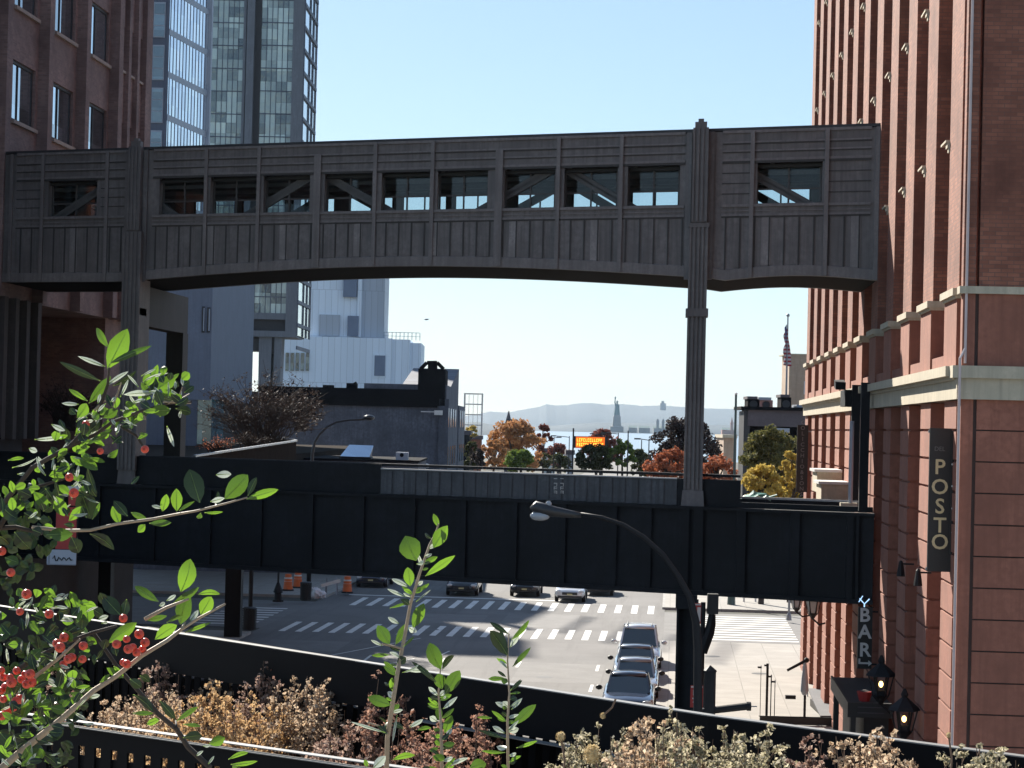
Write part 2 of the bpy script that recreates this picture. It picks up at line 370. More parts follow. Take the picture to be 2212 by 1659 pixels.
for y0, y1 in ((95.6, 96.3), (97.3, 97.75), (98.9, 99.3), (100.5, 101.6)):
    mk('pier', MB().box(XG-.02, XL, y0, y1, 14.6, 32), M['brickL'], bL)
for y0, y1 in ((96.3, 97.3), (97.75, 98.9), (99.3, 100.5)):
    for z0 in (16.8, 20.9, 25.0, 29.1): mk('spandrel', MB().box(XG, XS+.2, y0, y1, z0-2.1, z0), M['brickL'], bL); 
    for z0 in (16.8, 20.9, 25.0): mk('sill', MB().box(XG, XS+.3, y0+.02, y1-.02, z0, z0+.1), M['sill'], bL)
for (z0, z1) in rows:
    for y0 in Y0s:
        f = MB(); f.box(XG, XG+.05, y0, y0+.06, z0, z1); f.box(XG, XG+.05, y0+2.87, y0+2.95, z0, z1); f.box(XG, XG+.08, y0+.1, y0+2.85, z0, z0+.1); f.box(XG, XG+.08, y0+.1, y0+2.85, z1-.1, z1)
        f.box(XG, XG+.06, y0+1.0, y0+1.05, z0+.1, z1-.1)
        fo = mk('window', f, M['frame_dark'], bL)
        mk('pane', MB().quad((XG+.02, y0, z0), (XG+.02, y0+2.95, z0), (XG+.02, y0+2.95, z1), (XG+.02, y0, z1)), M['glassL'], fo)
        mk('sill', MB().box(XS-.1, XS+.12, y0-.1, y0+3.05, z0-.13, z0), M['sill'], bL)
# lower part: pilasters on the left, opening for the viaduct, black inside
M['darkpil'] = mat('dark_pilaster', (.08, .065, .06), .9, .3, 1.2, streak=.3); M['black'] = mat('dark_brick', (.045, .04, .04), .9, .3, .8)  # lower storey in darker brick colours than the wall above
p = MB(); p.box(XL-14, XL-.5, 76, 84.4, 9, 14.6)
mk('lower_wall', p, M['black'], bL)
for y in (77.2, 78.6, 80.0, 81.4, 82.8, 84.3): mk('pilaster', MB().box(XL-.5, XL, y, y+.45, 9.6, 14.6), M['darkpil'], bL)
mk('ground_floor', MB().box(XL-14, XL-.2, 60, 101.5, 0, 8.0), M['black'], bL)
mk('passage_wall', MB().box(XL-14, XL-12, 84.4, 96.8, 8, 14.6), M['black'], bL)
# ================================================================ SKYBRIDGE
BA = V((5.8, 68.6, 0)); BB = V((-23.4, 79.6, 0)); BS = (BB - BA).normalized(); BW = 5.9; BL = 31.2
def bf(s, t, z): p = BA + BS * s; return V((p.x, p.y + t, z))      # t runs away from the viewer, along the street
M['copper'] = mat('weathered_cladding', (0.155, 0.138, 0.132), .62, .30, .7, bmp=.12, streak=.45)
M['copper2'] = mat('weathered_trim', (0.19, 0.168, 0.16), .6, .25, 1.5, streak=.4)
M['steel'] = mat('dark_steel', (.035, .035, .038), .6, .3, 1.5)
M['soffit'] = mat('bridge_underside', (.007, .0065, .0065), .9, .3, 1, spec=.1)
M['interior'] = mat('bridge_interior', (.03, .03, .028), .8, .2, 1)
def glz(name):
    m, t, b = nt(name); b.inputs['Base Color'].default_value = (.75, .85, .85, 1); b.inputs['Roughness'].default_value = .03
    out = next(n for n in t.nodes if n.type == 'OUTPUT_MATERIAL'); tr = t.nodes.new('ShaderNodeBsdfTransparent'); tr.inputs[0].default_value = (.72, .80, .82, 1)
    g = t.nodes.new('ShaderNodeBsdfGlossy'); g.inputs['Roughness'].default_value = .03; g.inputs[0].default_value = (1, 1, 1, 1)
    fr = t.nodes.new('ShaderNodeFresnel'); fr.inputs[0].default_value = 1.5; mx = t.nodes.new('ShaderNodeMixShader')
    t.links.new(fr.outputs[0], mx.inputs[0]); t.links.new(tr.outputs[0], mx.inputs[1]); t.links.new(g.outputs[0], mx.inputs[2]); t.links.new(mx.outputs[0], out.inputs['Surface']); return m
M['clear'] = glz('clear_glass')
sb = thing('skybridge', 'enclosed grey metal skybridge with a row of windows crossing high over the avenue', 'skybridge', (BA.x, BA.y, 15))
zt = 19.5; wz0, wz1 = 17.32, 18.58; lb = 16.95
wins = [(1.72, 3.74), (6.20, 7.90), (8.24, 10.02), (10.33, 12.06), (12.64, 14.40), (14.68, 16.41), (16.75, 18.5), (19.05, 20.79), (21.05, 22.84), (23.1, 24.84), (27.36, 29.37)]
def arch(s):                                                      # height of the lower edge
    if s < 4.9: return 15.0 + .16 * sin(pi * min(1, max(0, s / 4.9)))
    if s > 26: return 15.06
    return 15.08 + .44 * sin(pi * (s - 4.9) / 21.1)
M['seam'] = mat('cladding_seam', (.05, .045, .042), .7, .2); M['boards'] = mat('lighter_boards', (.24, .215, .205), .6, .3, 1.5, streak=.4)
for side, t0 in ((0, 0.0), (1, BW)):
    w = MB(bf); f0, f1 = (t0, t0 + .22) if side == 0 else (t0 - .22, t0)
    w.box(-.02, BL, f0, f1, wz1, zt)
    prev = 0
    for a, b in wins + [(BL, BL)]:
        w.box(prev, a, f0, f1, wz0, wz1); prev = b
    # lower wall following the arch
    n = 60; zb_ = [arch(BL*k/n) for k in range(n+1)]
    for k in range(n):
        s0, s1 = BL*k/n, BL*(k+1)/n
        w.add([(s0,f0,zb_[k]),(s1,f0,zb_[k+1]),(s1,f1,zb_[k+1]),(s0,f1,zb_[k]),(s0,f0,wz0),(s1,f0,wz0),(s1,f1,wz0),(s0,f1,wz0)],
              [(0,3,2,1),(0,1,5,4),(2,3,7,6)])
    if side == 0:                                                 # boards and seams are the pattern of this wall
        s = .4; k = 0
        while s < 30.6:
            if not (4.7 < s < 6.0 or 24.9 < s < 25.95) and k % 3 != 0: w.box(s+.2, s+.5, -.018 - .01*(k % 2), 0.001, arch(s)+.34, lb-.03)
            s += .92; k += 1
        w.cur = 2; s = .4; k = 0
        while s < 30.6:
            if not (4.7 < s < 6.0 or 24.9 < s < 25.95) and k % 3 == 0: w.box(s+.12, s+.42, -.014, 0.001, arch(s)+.34, lb-.03)
            s += .92; k += 1
        w.cur = 1; s = .55
        while s < 30.8:
            if not (4.9 < s < 6.05 or 25.1 < s < 25.95): w.box(s, s+.045, -.035, 0.002, arch(s)+.3, lb)
            s += .46
        for z in (17.62, 17.93, 18.24, 18.55):
            for s0, s1 in ((.25, 1.55), (3.9, 4.85), (25.95, 27.2), (29.5, 30.7)): w.box(s0, s1, -.02, .002, z-.015, z+.015)
        for z in (18.87, 19.12): w.box(.25, 4.85, -.03, .001, z-.02, z+.012); w.box(6.05, 25.1, -.03, .001, z-.02, z+.012); w.box(25.95, 30.7, -.03, .001, z-.02, z+.012)
        for s0, s1 in ((.25, 4.85), (6.05, 25.1), (25.95, 30.7)): w.box(s0, s1, -.04, .001, wz1-.05, wz1+.02); w.box(s0, s1, -.03, .001, lb-.05, lb-.001)
    mk('side_wall', w, [M['copper'], M['seam'], M['boards']], sb)
# trim on the near face
tr = MB(bf)
for z, h, d in ((zt-.06, .08, .06), (zt-.36, .05, .04), (zt-.62, .05, .04), (wz1+.02, .07, .05), (wz0-.10, .08, .07), (lb, .06, .05), (lb+.14, .03, .03)):
    for s0, s1 in ((.25, 4.85), (6.05, 25.1), (25.95, 30.7)): tr.box(s0, s1, -d, 0.0, z, z+h)
mk('moulding', tr, M['copper2'], sb)
n = 60
lt = MB(bf)
for k in range(n):
    s0, s1 = BL*k/n, BL*(k+1)/n; a0, a1 = arch(s0), arch(s1)
    lt.add([(s0,-.05,a0),(s1,-.05,a1),(s1,-.05,a1+.30),(s0,-.05,a0+.30),(s0,0,a0+.33),(s1,0,a1+.33),(s0,0,a0),(s1,0,a1)], [(0,1,2,3),(3,2,5,4),(1,0,6,7)])
mk('lower_band', lt, M['copper2'], sb)
# posts between windows
for s in (.02, 1.55, 3.86, 8.08, 10.18, 12.20, 14.54, 16.6, 18.72, 20.93, 22.96, 26.9, 29.55, 30.85):
    wide = .26 if s in (12.20, 18.72) else .13; top = zt - (.35 if wide > .2 else .0)
    mk('post', MB(bf).box(s-wide/2+.05, s+wide/2+.05, -.11, .0, arch(s)+.02, top), M['copper2'], sb)
M['seam2'] = mat('window_steel', (.075, .07, .068), .6, .2, 2)
# windows
for side, t0 in ((0, .52), (1, BW-.14)):
    for a, b in wins:
        f = MB(bf); e = .06; mid = (a+b)/2; hz = wz0 + .45
        f.box(a, a+e, t0, t0+.07, wz0, wz1); f.box(b-e, b, t0, t0+.07, wz0, wz1); f.box(a+e, b-e, t0, t0+.07, wz0, wz0+.05); f.box(a+e, b-e, t0, t0+.07, wz1-.05, wz1)
        f.box(mid-.03, mid+.03, t0-.01, t0+.06, wz0+.05, wz1-.05); f.box(a+e, mid-.03, t0, t0+.05, hz, hz+.05); f.box(mid+.03, b-e, t0, t0+.05, hz, hz+.05)
        fo = mk('window', f, M['seam2'] if side == 0 else M['steel'], sb)
        if side == 0:
            for ja, jb in ((a-.10, a-.01), (b+.01, b+.10)): mk('jamb', MB(bf).box(ja, jb, .221, .60, wz0-.02, wz1), M['copper2'], fo)
            mk('sill', MB(bf).box(a, b, .221, .60, wz0-.05, wz0-.01), M['seam'], fo)
        mk('pane', MB(bf).quad((a, t0+.03, wz0), (b, t0+.03, wz0), (b, t0+.03, wz1), (a, t0+.03, wz1)), M['clear'], fo)
# inside: floor, ceiling, trusses
inn = MB(bf); inn.box(0, BL, .25, BW-.25, 16.4, 16.55); inn.box(0, BL, .25, BW-.25, 18.42, 18.5)
mk('floor_and_ceiling', inn, M['interior'], sb)
ts = MB(bf); nodes = [.6, 4.6, 6.3, 10.2, 14.5, 18.8, 23.0, 26.6, 30.6]
for t0 in (.55, BW-.55):
    for k in range(len(nodes)-1):
        a, b = nodes[k], nodes[k+1]; up = k % 2 == 0
        for off in (0, .22):
            p0 = bf(a+off, t0, 16.55 if up else 18.62); p1 = bf(b+off-.2, t0, 18.62 if up else 16.55)
            q = MB(); q.bar(p0, p1, .12, .16); ts.v_off = 0; k0 = len(ts.v); ts.v += q.v; ts.f += [tuple(i+k0 for i in f) for f in q.f]; ts.m += q.m
for t0 in (.9, 2.9, BW-.9):
    ts.box(.3, BL-.3, t0, t0+.08, 18.26, 18.38)
for k in range(14): ts.box(1+k*2.2, 1.12+k*2.2, .3, BW-.3, 18.5, 18.62)
mk('truss', ts, mat('truss_paint', (.10, .098, .095), .6, .3, 1.5), sb)
rf = MB(bf); rf.box(-.02, BL, -.06, BW+.06, zt+.02, zt+.10); mk('roof', rf, M['steel'], sb)
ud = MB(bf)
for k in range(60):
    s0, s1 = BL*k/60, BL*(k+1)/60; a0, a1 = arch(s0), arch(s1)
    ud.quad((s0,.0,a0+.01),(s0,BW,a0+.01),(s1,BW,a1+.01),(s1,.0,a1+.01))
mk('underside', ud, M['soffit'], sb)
# columns
M['rear'] = mat('shaded_cladding', (.032, .028, .024), .7, .3, 1, streak=.5)  # darker copy of the cladding: shade under the bridge put into its colour
def column(sc, rear):
    hw = .34
    def shaft(t0, z0, z1, w, d, flutes=4, nm='column'):
        b = MB(bf); b.box(sc-w, sc+w, t0-d, t0+d, z0, z1); fw = 2*w/(flutes*2+1)
        for j in range(flutes+1): b.box(sc-w+2*j*fw, sc-w+(2*j+1)*fw, t0-d-.05, t0-d-.001, z0+.02, z1-.02)
        return b
    up = shaft(-.12, 16.75, 19.6, .25, .28, 3); up.box(sc-.19, sc+.19, -.34, .05, 19.6, 19.78); up.box(sc-.09, sc+.09, -.28, 0, 19.78, 19.88)
    up.box(sc-.45, sc-.27, -.12, .02, 15.05, 19.5); up.box(sc+.27, sc+.45, -.12, .02, 15.05, 19.5)
    mk('column_head', up, M['copper'], sb)
    lo = shaft(.10, 8.7, 16.7, .30, .42, 4) if not rear else shaft(.30, 8.7, 16.7, .36, .75, 4); lo.box(sc-.36, sc+.36, -.42, .60, 13.92, 14.16); lo.box(sc-.33, sc+.33, -.38, .56, 16.6, 16.74)
    mk('column', lo, M['copper'], sb)
    ba = MB(bf); ba.add([(sc-.33,-.38,8.7),(sc+.33,-.38,8.7),(sc+.33,.56,8.7),(sc-.33,.56,8.7),(sc-.37,-.45,8.2),(sc+.37,-.45,8.2),(sc+.37,.62,8.2),(sc-.37,.62,8.2)],
        [(0,1,2,3),(7,6,5,4),(4,5,1,0),(5,6,2,1),(6,7,3,2),(7,4,0,3)]); mk('column_base', ba, M['copper'], sb)
    if rear:
        re = MB(bf); re.box(sc-.36, sc+.36, 6.6, 7.5, 8.2, 13.6); mk('column', re, M['rear'], sb)
        cr = MB(bf); cr.box(sc-.30, sc+.30, .5, 7.6, 13.6, 14.95); mk('cross_beam', cr, M['rear'], sb)
column(5.56, False); column(25.75, True)
# ================================================================ VIADUCT GIRDER
def vf(s, t, z): p = BA + BS * s; return V((p.x, p.y + t - .75, z))
M['vsteel'] = mat('viaduct_steel', (.0105, .012, .0155), .6, .6, .45, streak=.5, spec=.25)
M['vpanel'] = mat('parapet_metal', (.085, .09, .10), .6, .35, 1.2, streak=.6)
M['dgravel'] = mat('dark_gravel', (.03,.028,.026), .95, .3, 2, spec=.02)
vd = thing('rail_viaduct', 'black riveted steel viaduct girder crossing low over the avenue', 'viaduct', tuple(vf(0, 0, 0)))
g = MB(vf); g.box(0, 34, 0, .12, 5.75, 8.15)
for k in range(226):
    for z in (5.83, 8.06): g.box(.1+k*.15, .135+k*.15, -.02, -.001, z, z+.035)
mk('web_plate', g, M['vsteel'], vd)
for z0, z1 in ((5.62, 5.75), (8.15, 8.24)): mk('flange', MB(vf).box(0, 34, -.18, .30, z0, z1), M['vsteel'], vd)
for x in (1848, 1838, 1716, 1600, 1508, 1478, 1400, 1325, 1215, 1110, 1000, 890, 780, 670, 560, 450, 330, 210, 90):
    s, _ = pL(x, 1180, vf(0,0,0)[:2], vf(10,0,0)[:2]); wd = .14 if x in (1508, 1478, 1716, 1838, 1600) else .09
    mk('stiffener', MB(vf).box(s-wd, s+wd, -.13, -.001, 5.75, 8.15), M['vsteel'], vd)
mk('deck', MB(vf).box(0, 40, .12, 9.0, 7.5, 7.9), M['dgravel'], vd)
mk('rear_girder', MB(vf).box(0, 40, 9.0, 9.2, 5.9, 8.35), M['vsteel'], vd)
def sx_(x, y=1060): return pL(x, y, vf(0,.5,0)[:2], vf(10,.5,0)[:2])[0]
sA, sB, sC = sx_(822), sx_(1462), sx_(1600)
pa = MB(vf); pa.box(sB, sA, .5, .62, 8.24, 9.02); k = 0; s = sB
M['coping'] = mat('coping_metal', (.42, .42, .42), .5, .2, 2)
while s < sA:
    if 15.5 - 1.5 > s or s > sx_(1160): pa.box(s, s+.16 + .1*(k % 3 == 1), .46, .5, 8.26, 8.98)
    s += .42; k += 1
mk('parapet', pa, M['vpanel'], vd); mk('coping', MB(vf).box(sB, sA, .42, .66, 9.02, 9.06), M['coping'], vd)
mk('top_rail', MB(vf).box(sC, 40, .9, 1.2, 9.12, 9.20), M['vsteel'], vd)
mk('parapet', MB(vf).box(sC, sB, .5, .64, 8.24, 9.05), M['vsteel'], vd)
mk('parapet', MB(vf).box(sA, 40, .5, .64, 8.24, 9.18), M['vsteel'], vd)
mk('low_curb', MB(vf).box(0, sC, .5, .62, 8.24, 8.40), M['vsteel'], vd)
mk('hand_rail', MB(vf).box(0, sC, 3.2, 3.28, 8.44, 8.50), M['coping'], vd)
# supports
for (x, yb, Y, wd) in ((1488, 1500, None, .26),):
    s = sx_(x); sp = MB(vf); sp.box(s-.30, s-.22, -.3, .4, .1, 5.62); sp.box(s+.22, s+.30, -.3, .4, .1, 5.62); sp.box(s-.22, s+.22, 0, .1, .1, 5.62); sp.box(s-.34, s+.34, -.34, .44, 5.2, 5.62)
    mk('support_column', sp, M['vsteel'], vd)
p = pZ(503, 1375, .13)
sp = MB(); sp.box(p.x-.38, p.x+.38, p.y-.3, p.y+.3, .13, 8.6); mk('support_column', sp, M['vsteel'], vd)
p = pZ(470, 1375, .13); sp = MB(); sp.box(-22.8, -22.3, 92, 92.6, .13, 8.2); mk('support_column', sp, M['vsteel'], vd)
# the viaduct's branch running away along the left side
vb = thing('elevated_walkway', 'elevated walkway deck with a shiny metal rail, running away on the left behind the bush', 'walkway', (-22, 96, 0))
e1 = pD(420, 985, 88); e2 = pD(640, 952, 112); e3 = pD(560, 937, 135)
d_ = MB(); d_.prism([(e1.x-9, e1.y, 7.4), (e1.x, e1.y, 7.4), (e2.x, e2.y, 7.4), (e3.x, e3.y, 7.4), (e3.x-4, 215, 7.4), (e3.x-24, 215, 7.4)], (0, 0, .9)); M['soil'] = mat('planting_soil', (.03,.024,.02), .95, .3, 1.5, spec=.02); mk('deck', d_, M['soil'], vb)
M['shiny'] = mat('rail_metal', (.55, .57, .6), .25, .1, 2, metal=.9)
rr = MB(); q1 = V((e1.x, e1.y, 9.35)); q2 = V((e2.x, e2.y, 9.75)); q3 = V((e3.x, e3.y, 9.85))
rr.bar(e1, e2, .10, .08); rr.bar(e2, e3, .14, .10); mk('rail', rr, M['shiny'], vb)
fc = MB(); 
for a, b in ((e1, e2), (e2, e3)):
    fc.add([tuple(a-V((0,0,.06))), tuple(b-V((0,0,.06))), (b.x,b.y,8.3), (a.x,a.y,8.3), tuple(a-V((.05,-.05,.06))), tuple(b-V((.05,-.05,.06))), (b.x-.05,b.y+.05,8.3), (a.x-.05,a.y+.05,8.3)], [(0,1,2,3),(7,6,5,4),(0,4,5,1),(3,2,6,7)])
mk('fascia', fc, M['soil'], vb)
# ================================================================ BACKGROUND
FH = V((-sin(YAW), cos(YAW), 0))
def dero(x, y): return x + (y - 829.5) * ROLL, y - (x - 1106) * ROLL
def LZ(x, y, D): xd, yd = dero(x, y); return D * (xd - CX0) / FP, CH + D * (920.2 - yd) / FP
def cf(D0):                                                       # frame square to the camera's heading: (lateral, away, z)
    def f(l, t, z): p = V((0, 0, 0)) + r0 * l + FH * (D0 + t); return V((p.x, p.y, z))
    return f
def RB(mb, x0, x1, y0, y1, D, t0=0, t1=1):                        # photo rectangle -> box standing at distance D
    ym = (y0 + y1) / 2; xm = (x0 + x1) / 2
    l0 = LZ(x0, ym, D)[0]; l1 = LZ(x1, ym, D)[0]; zt_ = LZ(xm, y0, D)[1]; zb = LZ(xm, y1, D)[1]
    return mb.box(l0, l1, t0, t1, zb, zt_)
def base_at(x, y, D): p = pD(x, y, D); return (p.x, p.y, 0)
# ---- tower with the bright curtain wall
M['bluegrey'] = mat('blue_grey_cladding', (.085, .10, .14), .6, .2, .4, streak=.25)
M['lightgrey'] = mat('light_grey_spandrel', (.30, .34, .40), .5, .12, .5)
M['curtain'] = glass('curtain_glass', (.85, .92, 1.0), .06, 1.0, 1.2, 1.6, .2, metal=.85)
M['glassblue'] = glass('blue_window_glass', (.10, .16, .20), .06, 1.0, 1.5, 1.3, .5, wob=.15)
DA = 195.0
tA = thing('office_tower', 'slim blue grey tower with a bright glass curtain wall of slanting floor bands', 'tower', base_at(365, 150, DA))
f = cf(DA); lA0 = LZ(330, 150, DA)[0] - 6; lA1 = LZ(362, 150, DA)[0]
mk('wall', MB(f).box(lA0, lA1, 0, 8, 0, 50), M['bluegrey'], tA); mk('shade_block', MB(f).box(lA1-24, lA1-7.3, .5, 8.5, 0, 63), M['bluegrey'], tA)  # unseen wing added out of view, to throw shade on the road
for k in range(6):
    y1 = 388 - 92.8*k + 0; w = MB(f); l0 = LZ(328, 200, DA)[0]; l1 = LZ(350, 200, DA)[0]; z0 = LZ(340, y1 - 32, DA)[1]; 
    wn_ = mk('window', MB(f).box(l0-.06, l1+.06, -.10, 0, z0-.06, z0+2.9), M['lightgrey'], tA)
    pn = MB(f)
    for j in range(3): pn.box(l0, l1, -.13, -.10, z0+.02+j*.95, z0+.88+j*.95)
    mk('pane', pn, M['glassblue'], wn_)
# side face towards the vanishing point
P0 = r0*lA1 + FH*DA; D1 = DA*1.057; P1 = r0*LZ(449, 105, D1)[0] + FH*D1; SD = (P1 - P0); SL = SD.length; SD.normalize(); SN = V((SD.y, -SD.x, 0))
def af(s, t, z): p = P0 + SD*s + SN*t; return V((p.x, p.y, z))
mk('curtain_wall', MB(af).box(0, SL, -.3, 0, 18, 50), M['curtain'], tA)
zk = LZ(362, 60, DA)[1]; fh = 92.8*DA/FP
for k in range(-6, 6): mk('floor_band', MB(af).box(.0, SL, 0, .035, zk-fh*k-.5, zk-fh*k), M['lightgrey'], tA)
for j in range(13): mk('mullion', MB(af).box(SL*j/12.5+.2, SL*j/12.5+.42, .0, .012, 18, 50), M['bluegrey'], tA)
mk('edge_fin', MB(af).box(SL-.25, SL+.15, -.3, .3, 18, 50), M['lightgrey'], tA)
# ---- grey concrete block below it
M['blueconc'] = mat('grey_blue_render', (.15, .175, .225), .8, .12, .5, streak=.2)
tB = thing('concrete_building', 'plain grey blue rendered building with narrow slit windows, seen behind the left bridge columns', 'building', base_at(390, 900, 186))
f = cf(186)
mk('wall', RB(MB(f), 250, 458, 480, 862, 186, 0, 30), M['blueconc'], tB)
for x0, x1, y0, y1 in ((436, 442, 662, 718), (447, 454, 664, 718), (326, 334, 672, 697), (340, 350, 674, 698)):
    w = mk('window', RB(MB(f), x0, x1, y0, y1, 186, -.08, 0), M['frame_dark'], tB)
    mk('pane', RB(MB(f), x0+(x1-x0)*.55, x1-.5, y0+3, y1-3, 186, -.12, -.08), M['lightgrey'], w)
M['teal'] = glass('teal_glass', (.05, .13, .14), .1, .8, 1.0, 1.2, .6)
mk('base_glazing', RB(MB(f), 425, 456, 862, 960, 186, .2, 8), M['teal'], tB)
mk('lower_wall', RB(MB(f), 250, 425, 862, 1000, 186, .1, 12), M['bluegrey'], tB)
# ---- hotel slab on legs
DH = 330.0; f = cf(DH)
M['hconc'] = mat('hotel_concrete', (.16, .175, .20), .8, .18, .3, streak=.3)
M['hotelglass'] = glass('patchwork_glass', (.17, .26, .26), .10, .9, 1.5, 1.5, .75, c2=(.56, .68, .62), wob=.5)
M['hotelglass2'] = glass('dark_patchwork_glass', (.06, .085, .09), .10, .8, 1.3, 1.2, .8, c2=(.20, .25, .24), wob=.35)
M['sideglass'] = glass('pale_side_glass', (.55, .62, .66), .08, 1.0, 1.6, 1.7, .15, metal=.8)
tH = thing('hotel_tower', 'tall glass hotel slab raised on concrete legs, patchwork of reflecting panes', 'tower', base_at(560, 900, DH))
def HB(nm, x0, x1, y0, y1, m, t0=0, t1=10, par=None): return mk(nm, RB(MB(f), x0, x1, y0, y1, DH, t0, t1), m, par or tH)
def vx(x, y): return x + (y-700)*-ROLL if False else x            # x given at y = 700
def VB(nm, x0, x1, y0, y1, m, t0=0, t1=10, par=None):             # vertical strip, x measured at y=700
    xa, _ = dero(x0, 700); xb, _ = dero(x1, 700); l0 = DH*(xa-CX0)/FP; l1 = DH*(xb-CX0)/FP
    xm = (x0+x1)/2; z1 = CH + DH*(920.2-(y0-(xm-1106)*ROLL))/FP; z0 = CH + DH*(920.2-(y1-(xm-1106)*ROLL))/FP
    return mk(nm, MB(f).box(l0, l1, t0, t1, z0, z1), m, par or tH)
VB('podium', 440, 640, 845, 1090, M['frame_dark'], 1.5, 20); VB('core_wall', 440, 641, -140, 724, M['bluegrey'], 1.0, 12)
VB('window', 442, 510, -138, 682, M['hotelglass'], .3, .98); VB('window', 548, 617, -138, 676, M['hotelglass'], .3, .98)
VB('fin', 510, 516, -140, 800, M['hconc'], -.6, 3); VB('fin', 518, 534, -140, 840, M['hconc'], -.9, 4)
VB('recess', 534, 548, -140, 676, M['frame_dark'], .1, .98); VB('fin', 617, 641, -140, 726, M['hconc'], -.6, 12)
VB('slab', 440, 510, 682, 694, M['hconc'], -.5, 8); VB('slab', 534, 617, 676, 690, M['hconc'], -.4, 9); VB('slab', 534, 641, 715, 728, M['hconc'], -.61, 9)
VB('recess', 462, 510, 694, 1090, M['frame_dark'], 0.4, 8); VB('recess', 534, 617, 690, 715, M['frame_dark'], .2, 8)
VB('door_frame', 487, 508, 762, 850, M['hconc'], .1, .39); VB('doorway', 491, 505, 772, 850, M['frame_dark'], 0.02, .1)
VB('recess', 534, 562, 728, 758, M['frame_dark'], .3, 5); VB('recess', 588, 606, 728, 764, M['frame_dark'], .3, 5)
q = MB(f); l = lambda x: DH*(dero(x, 700)[0]-CX0)/FP
for xa, xb, xc, xd in ((560, 588, 563, 585), (594, 610, 590, 603)):
    zt2 = CH + DH*(920.2-735)/FP; q = MB(f); q.add([(l(xc),0,0),(l(xd),0,0),(l(xd),4,0),(l(xc),4,0),(l(xa),0,zt2),(l(xb),0,zt2),(l(xb),4,zt2),(l(xa),4,zt2)], [(0,3,2,1),(4,5,6,7),(0,1,5,4),(1,2,6,5),(2,3,7,6),(3,0,4,7)])
    mk('leg', q, M['hconc'], tH)
# horizontal transoms on the glass
for x0, x1 in ((442, 510), (548, 617)):
    for k in range(16): VB('transom', x0, x1, 640-49.6*k, 642-49.6*k, M['bluegrey'], .22, .30)
    for j in range(1, 6): VB('mullion', x0+(x1-x0)*j/6-.6, x0+(x1-x0)*j/6+.6, -138, 676, M['bluegrey'], .20, .30)
# side face
Q0 = r0*l(641) + FH*(DH-.5); DD = DH*1.05; Q1 = r0*(DD*(dero(668, 700)[0]-CX0)/FP) + FH*DD; HS = Q1-Q0; HL = HS.length; HS.normalize(); HN = V((HS.y, -HS.x, 0))
def hf(s, t, z): p = Q0 + HS*s + HN*t; return V((p.x, p.y, z))
zz = lambda y: CH + DH*(920.2-(y+11.4))/FP
mk('side_glazing', MB(hf).box(0, HL, -.4, 0, zz(724), zz(-140)), M['sideglass'], tH)
for k in range(-2, 16): mk('side_band', MB(hf).box(-.01, HL+.02, .0, .2, zz(652-49.6*k)-.25, zz(652-49.6*k)+.25), M['bluegrey'], tH)
for j in (.0, .45, .72, .98): mk('side_mullion', MB(hf).box(HL*j, HL*j+.35, .02, .16, zz(724), zz(-140)), M['bluegrey'], tH)
# ---- museum
DM = 450.0; f = cf(DM)
def panels(name, c):
    m, t, b = nt(name); w = coords(t, wall=True); n = t.nodes.new('ShaderNodeTexBrick'); t.links.new(w, n.inputs['Vector']); n.offset = .3
    n.inputs['Color1'].default_value = (*c, 1); n.inputs['Color2'].default_value = (*[x*.88 for x in c], 1); n.inputs['Mortar'].default_value = (*[x*.6 for x in c], 1)
    n.inputs['Scale'].default_value = 1; n.inputs['Brick Width'].default_value = 1.3; n.inputs['Row Height'].default_value = 9; n.inputs['Mortar Size'].default_value = .035
    t.links.new(n.outputs['Color'], b.inputs['Base Color']); b.inputs['Roughness'].default_value = .55; return m
M['museum'] = panels('pale_steel_panels', (.78, .86, .95)); M['museum2'] = panels('grey_steel_panels', (.44, .48, .54)); M['museumwin'] = mat('museum_window', (.15, .19, .27), .4, .1, .3)
tM = thing('museum_building', 'stepped pale blue steel panel museum with few windows beside the hotel', 'building', base_at(750, 900, DM))
def MBX(nm, x0, x1, y0, y1, m, t0=0, t1=14): return mk(nm, RB(MB(f), x0, x1, y0, y1, DM, t0, t1), m, tM)
MBX('lower_block', 596, 845, 728, 900, M['museum'], 0, 20); MBX('lower_block', 845, 883, 733, 900, M['museum'], .5, 20); MBX('lower_block', 883, 907, 740, 900, M['museum'], 2.5, 20)
MBX('upper_block', 664, 772, 560, 728, M['museum'], 1.5, 16); MBX('upper_block', 772, 780, 560, 728, M['museum'], .8, 14); MBX('upper_block', 780, 829, 560, 735, M['museum2'], 2.5, 18)
MBX('window', 812-3, 831+1, 768, 812, M['museumwin'], -.3, 0); MBX('window_frame', 806, 834, 764, 816, M['museum'], -.2, 0)
MBX('window', 741, 770, 600, 641, M['museumwin'], .5, 1.5); MBX('window', 750, 774, 682, 726, M['museumwin'], .4, .8); MBX('window', 688, 733, 679, 725, M['museum2'], 1.1, 1.5)
for k in range(5): MBX('window', 617+k*11, 624+k*11, 762, 801, M['hotelglass2'], -.3, 0)
rl = MB(f); l0, zz0 = LZ(775, 731, DM); l1, _ = LZ(905, 731, DM)
for k in range(16): rl.box(l0+(l1-l0)*k/15, l0+(l1-l0)*k/15+.12, 3, 3.1, zz0, zz0+1.4)
rl.box(l0, l1, 3, 3.1, zz0+1.4, zz0+1.5); rl.box(l0, l1, 3, 3.1, zz0+.7, zz0+.76); mk('roof_railing', rl, M['lightgrey'], tM)
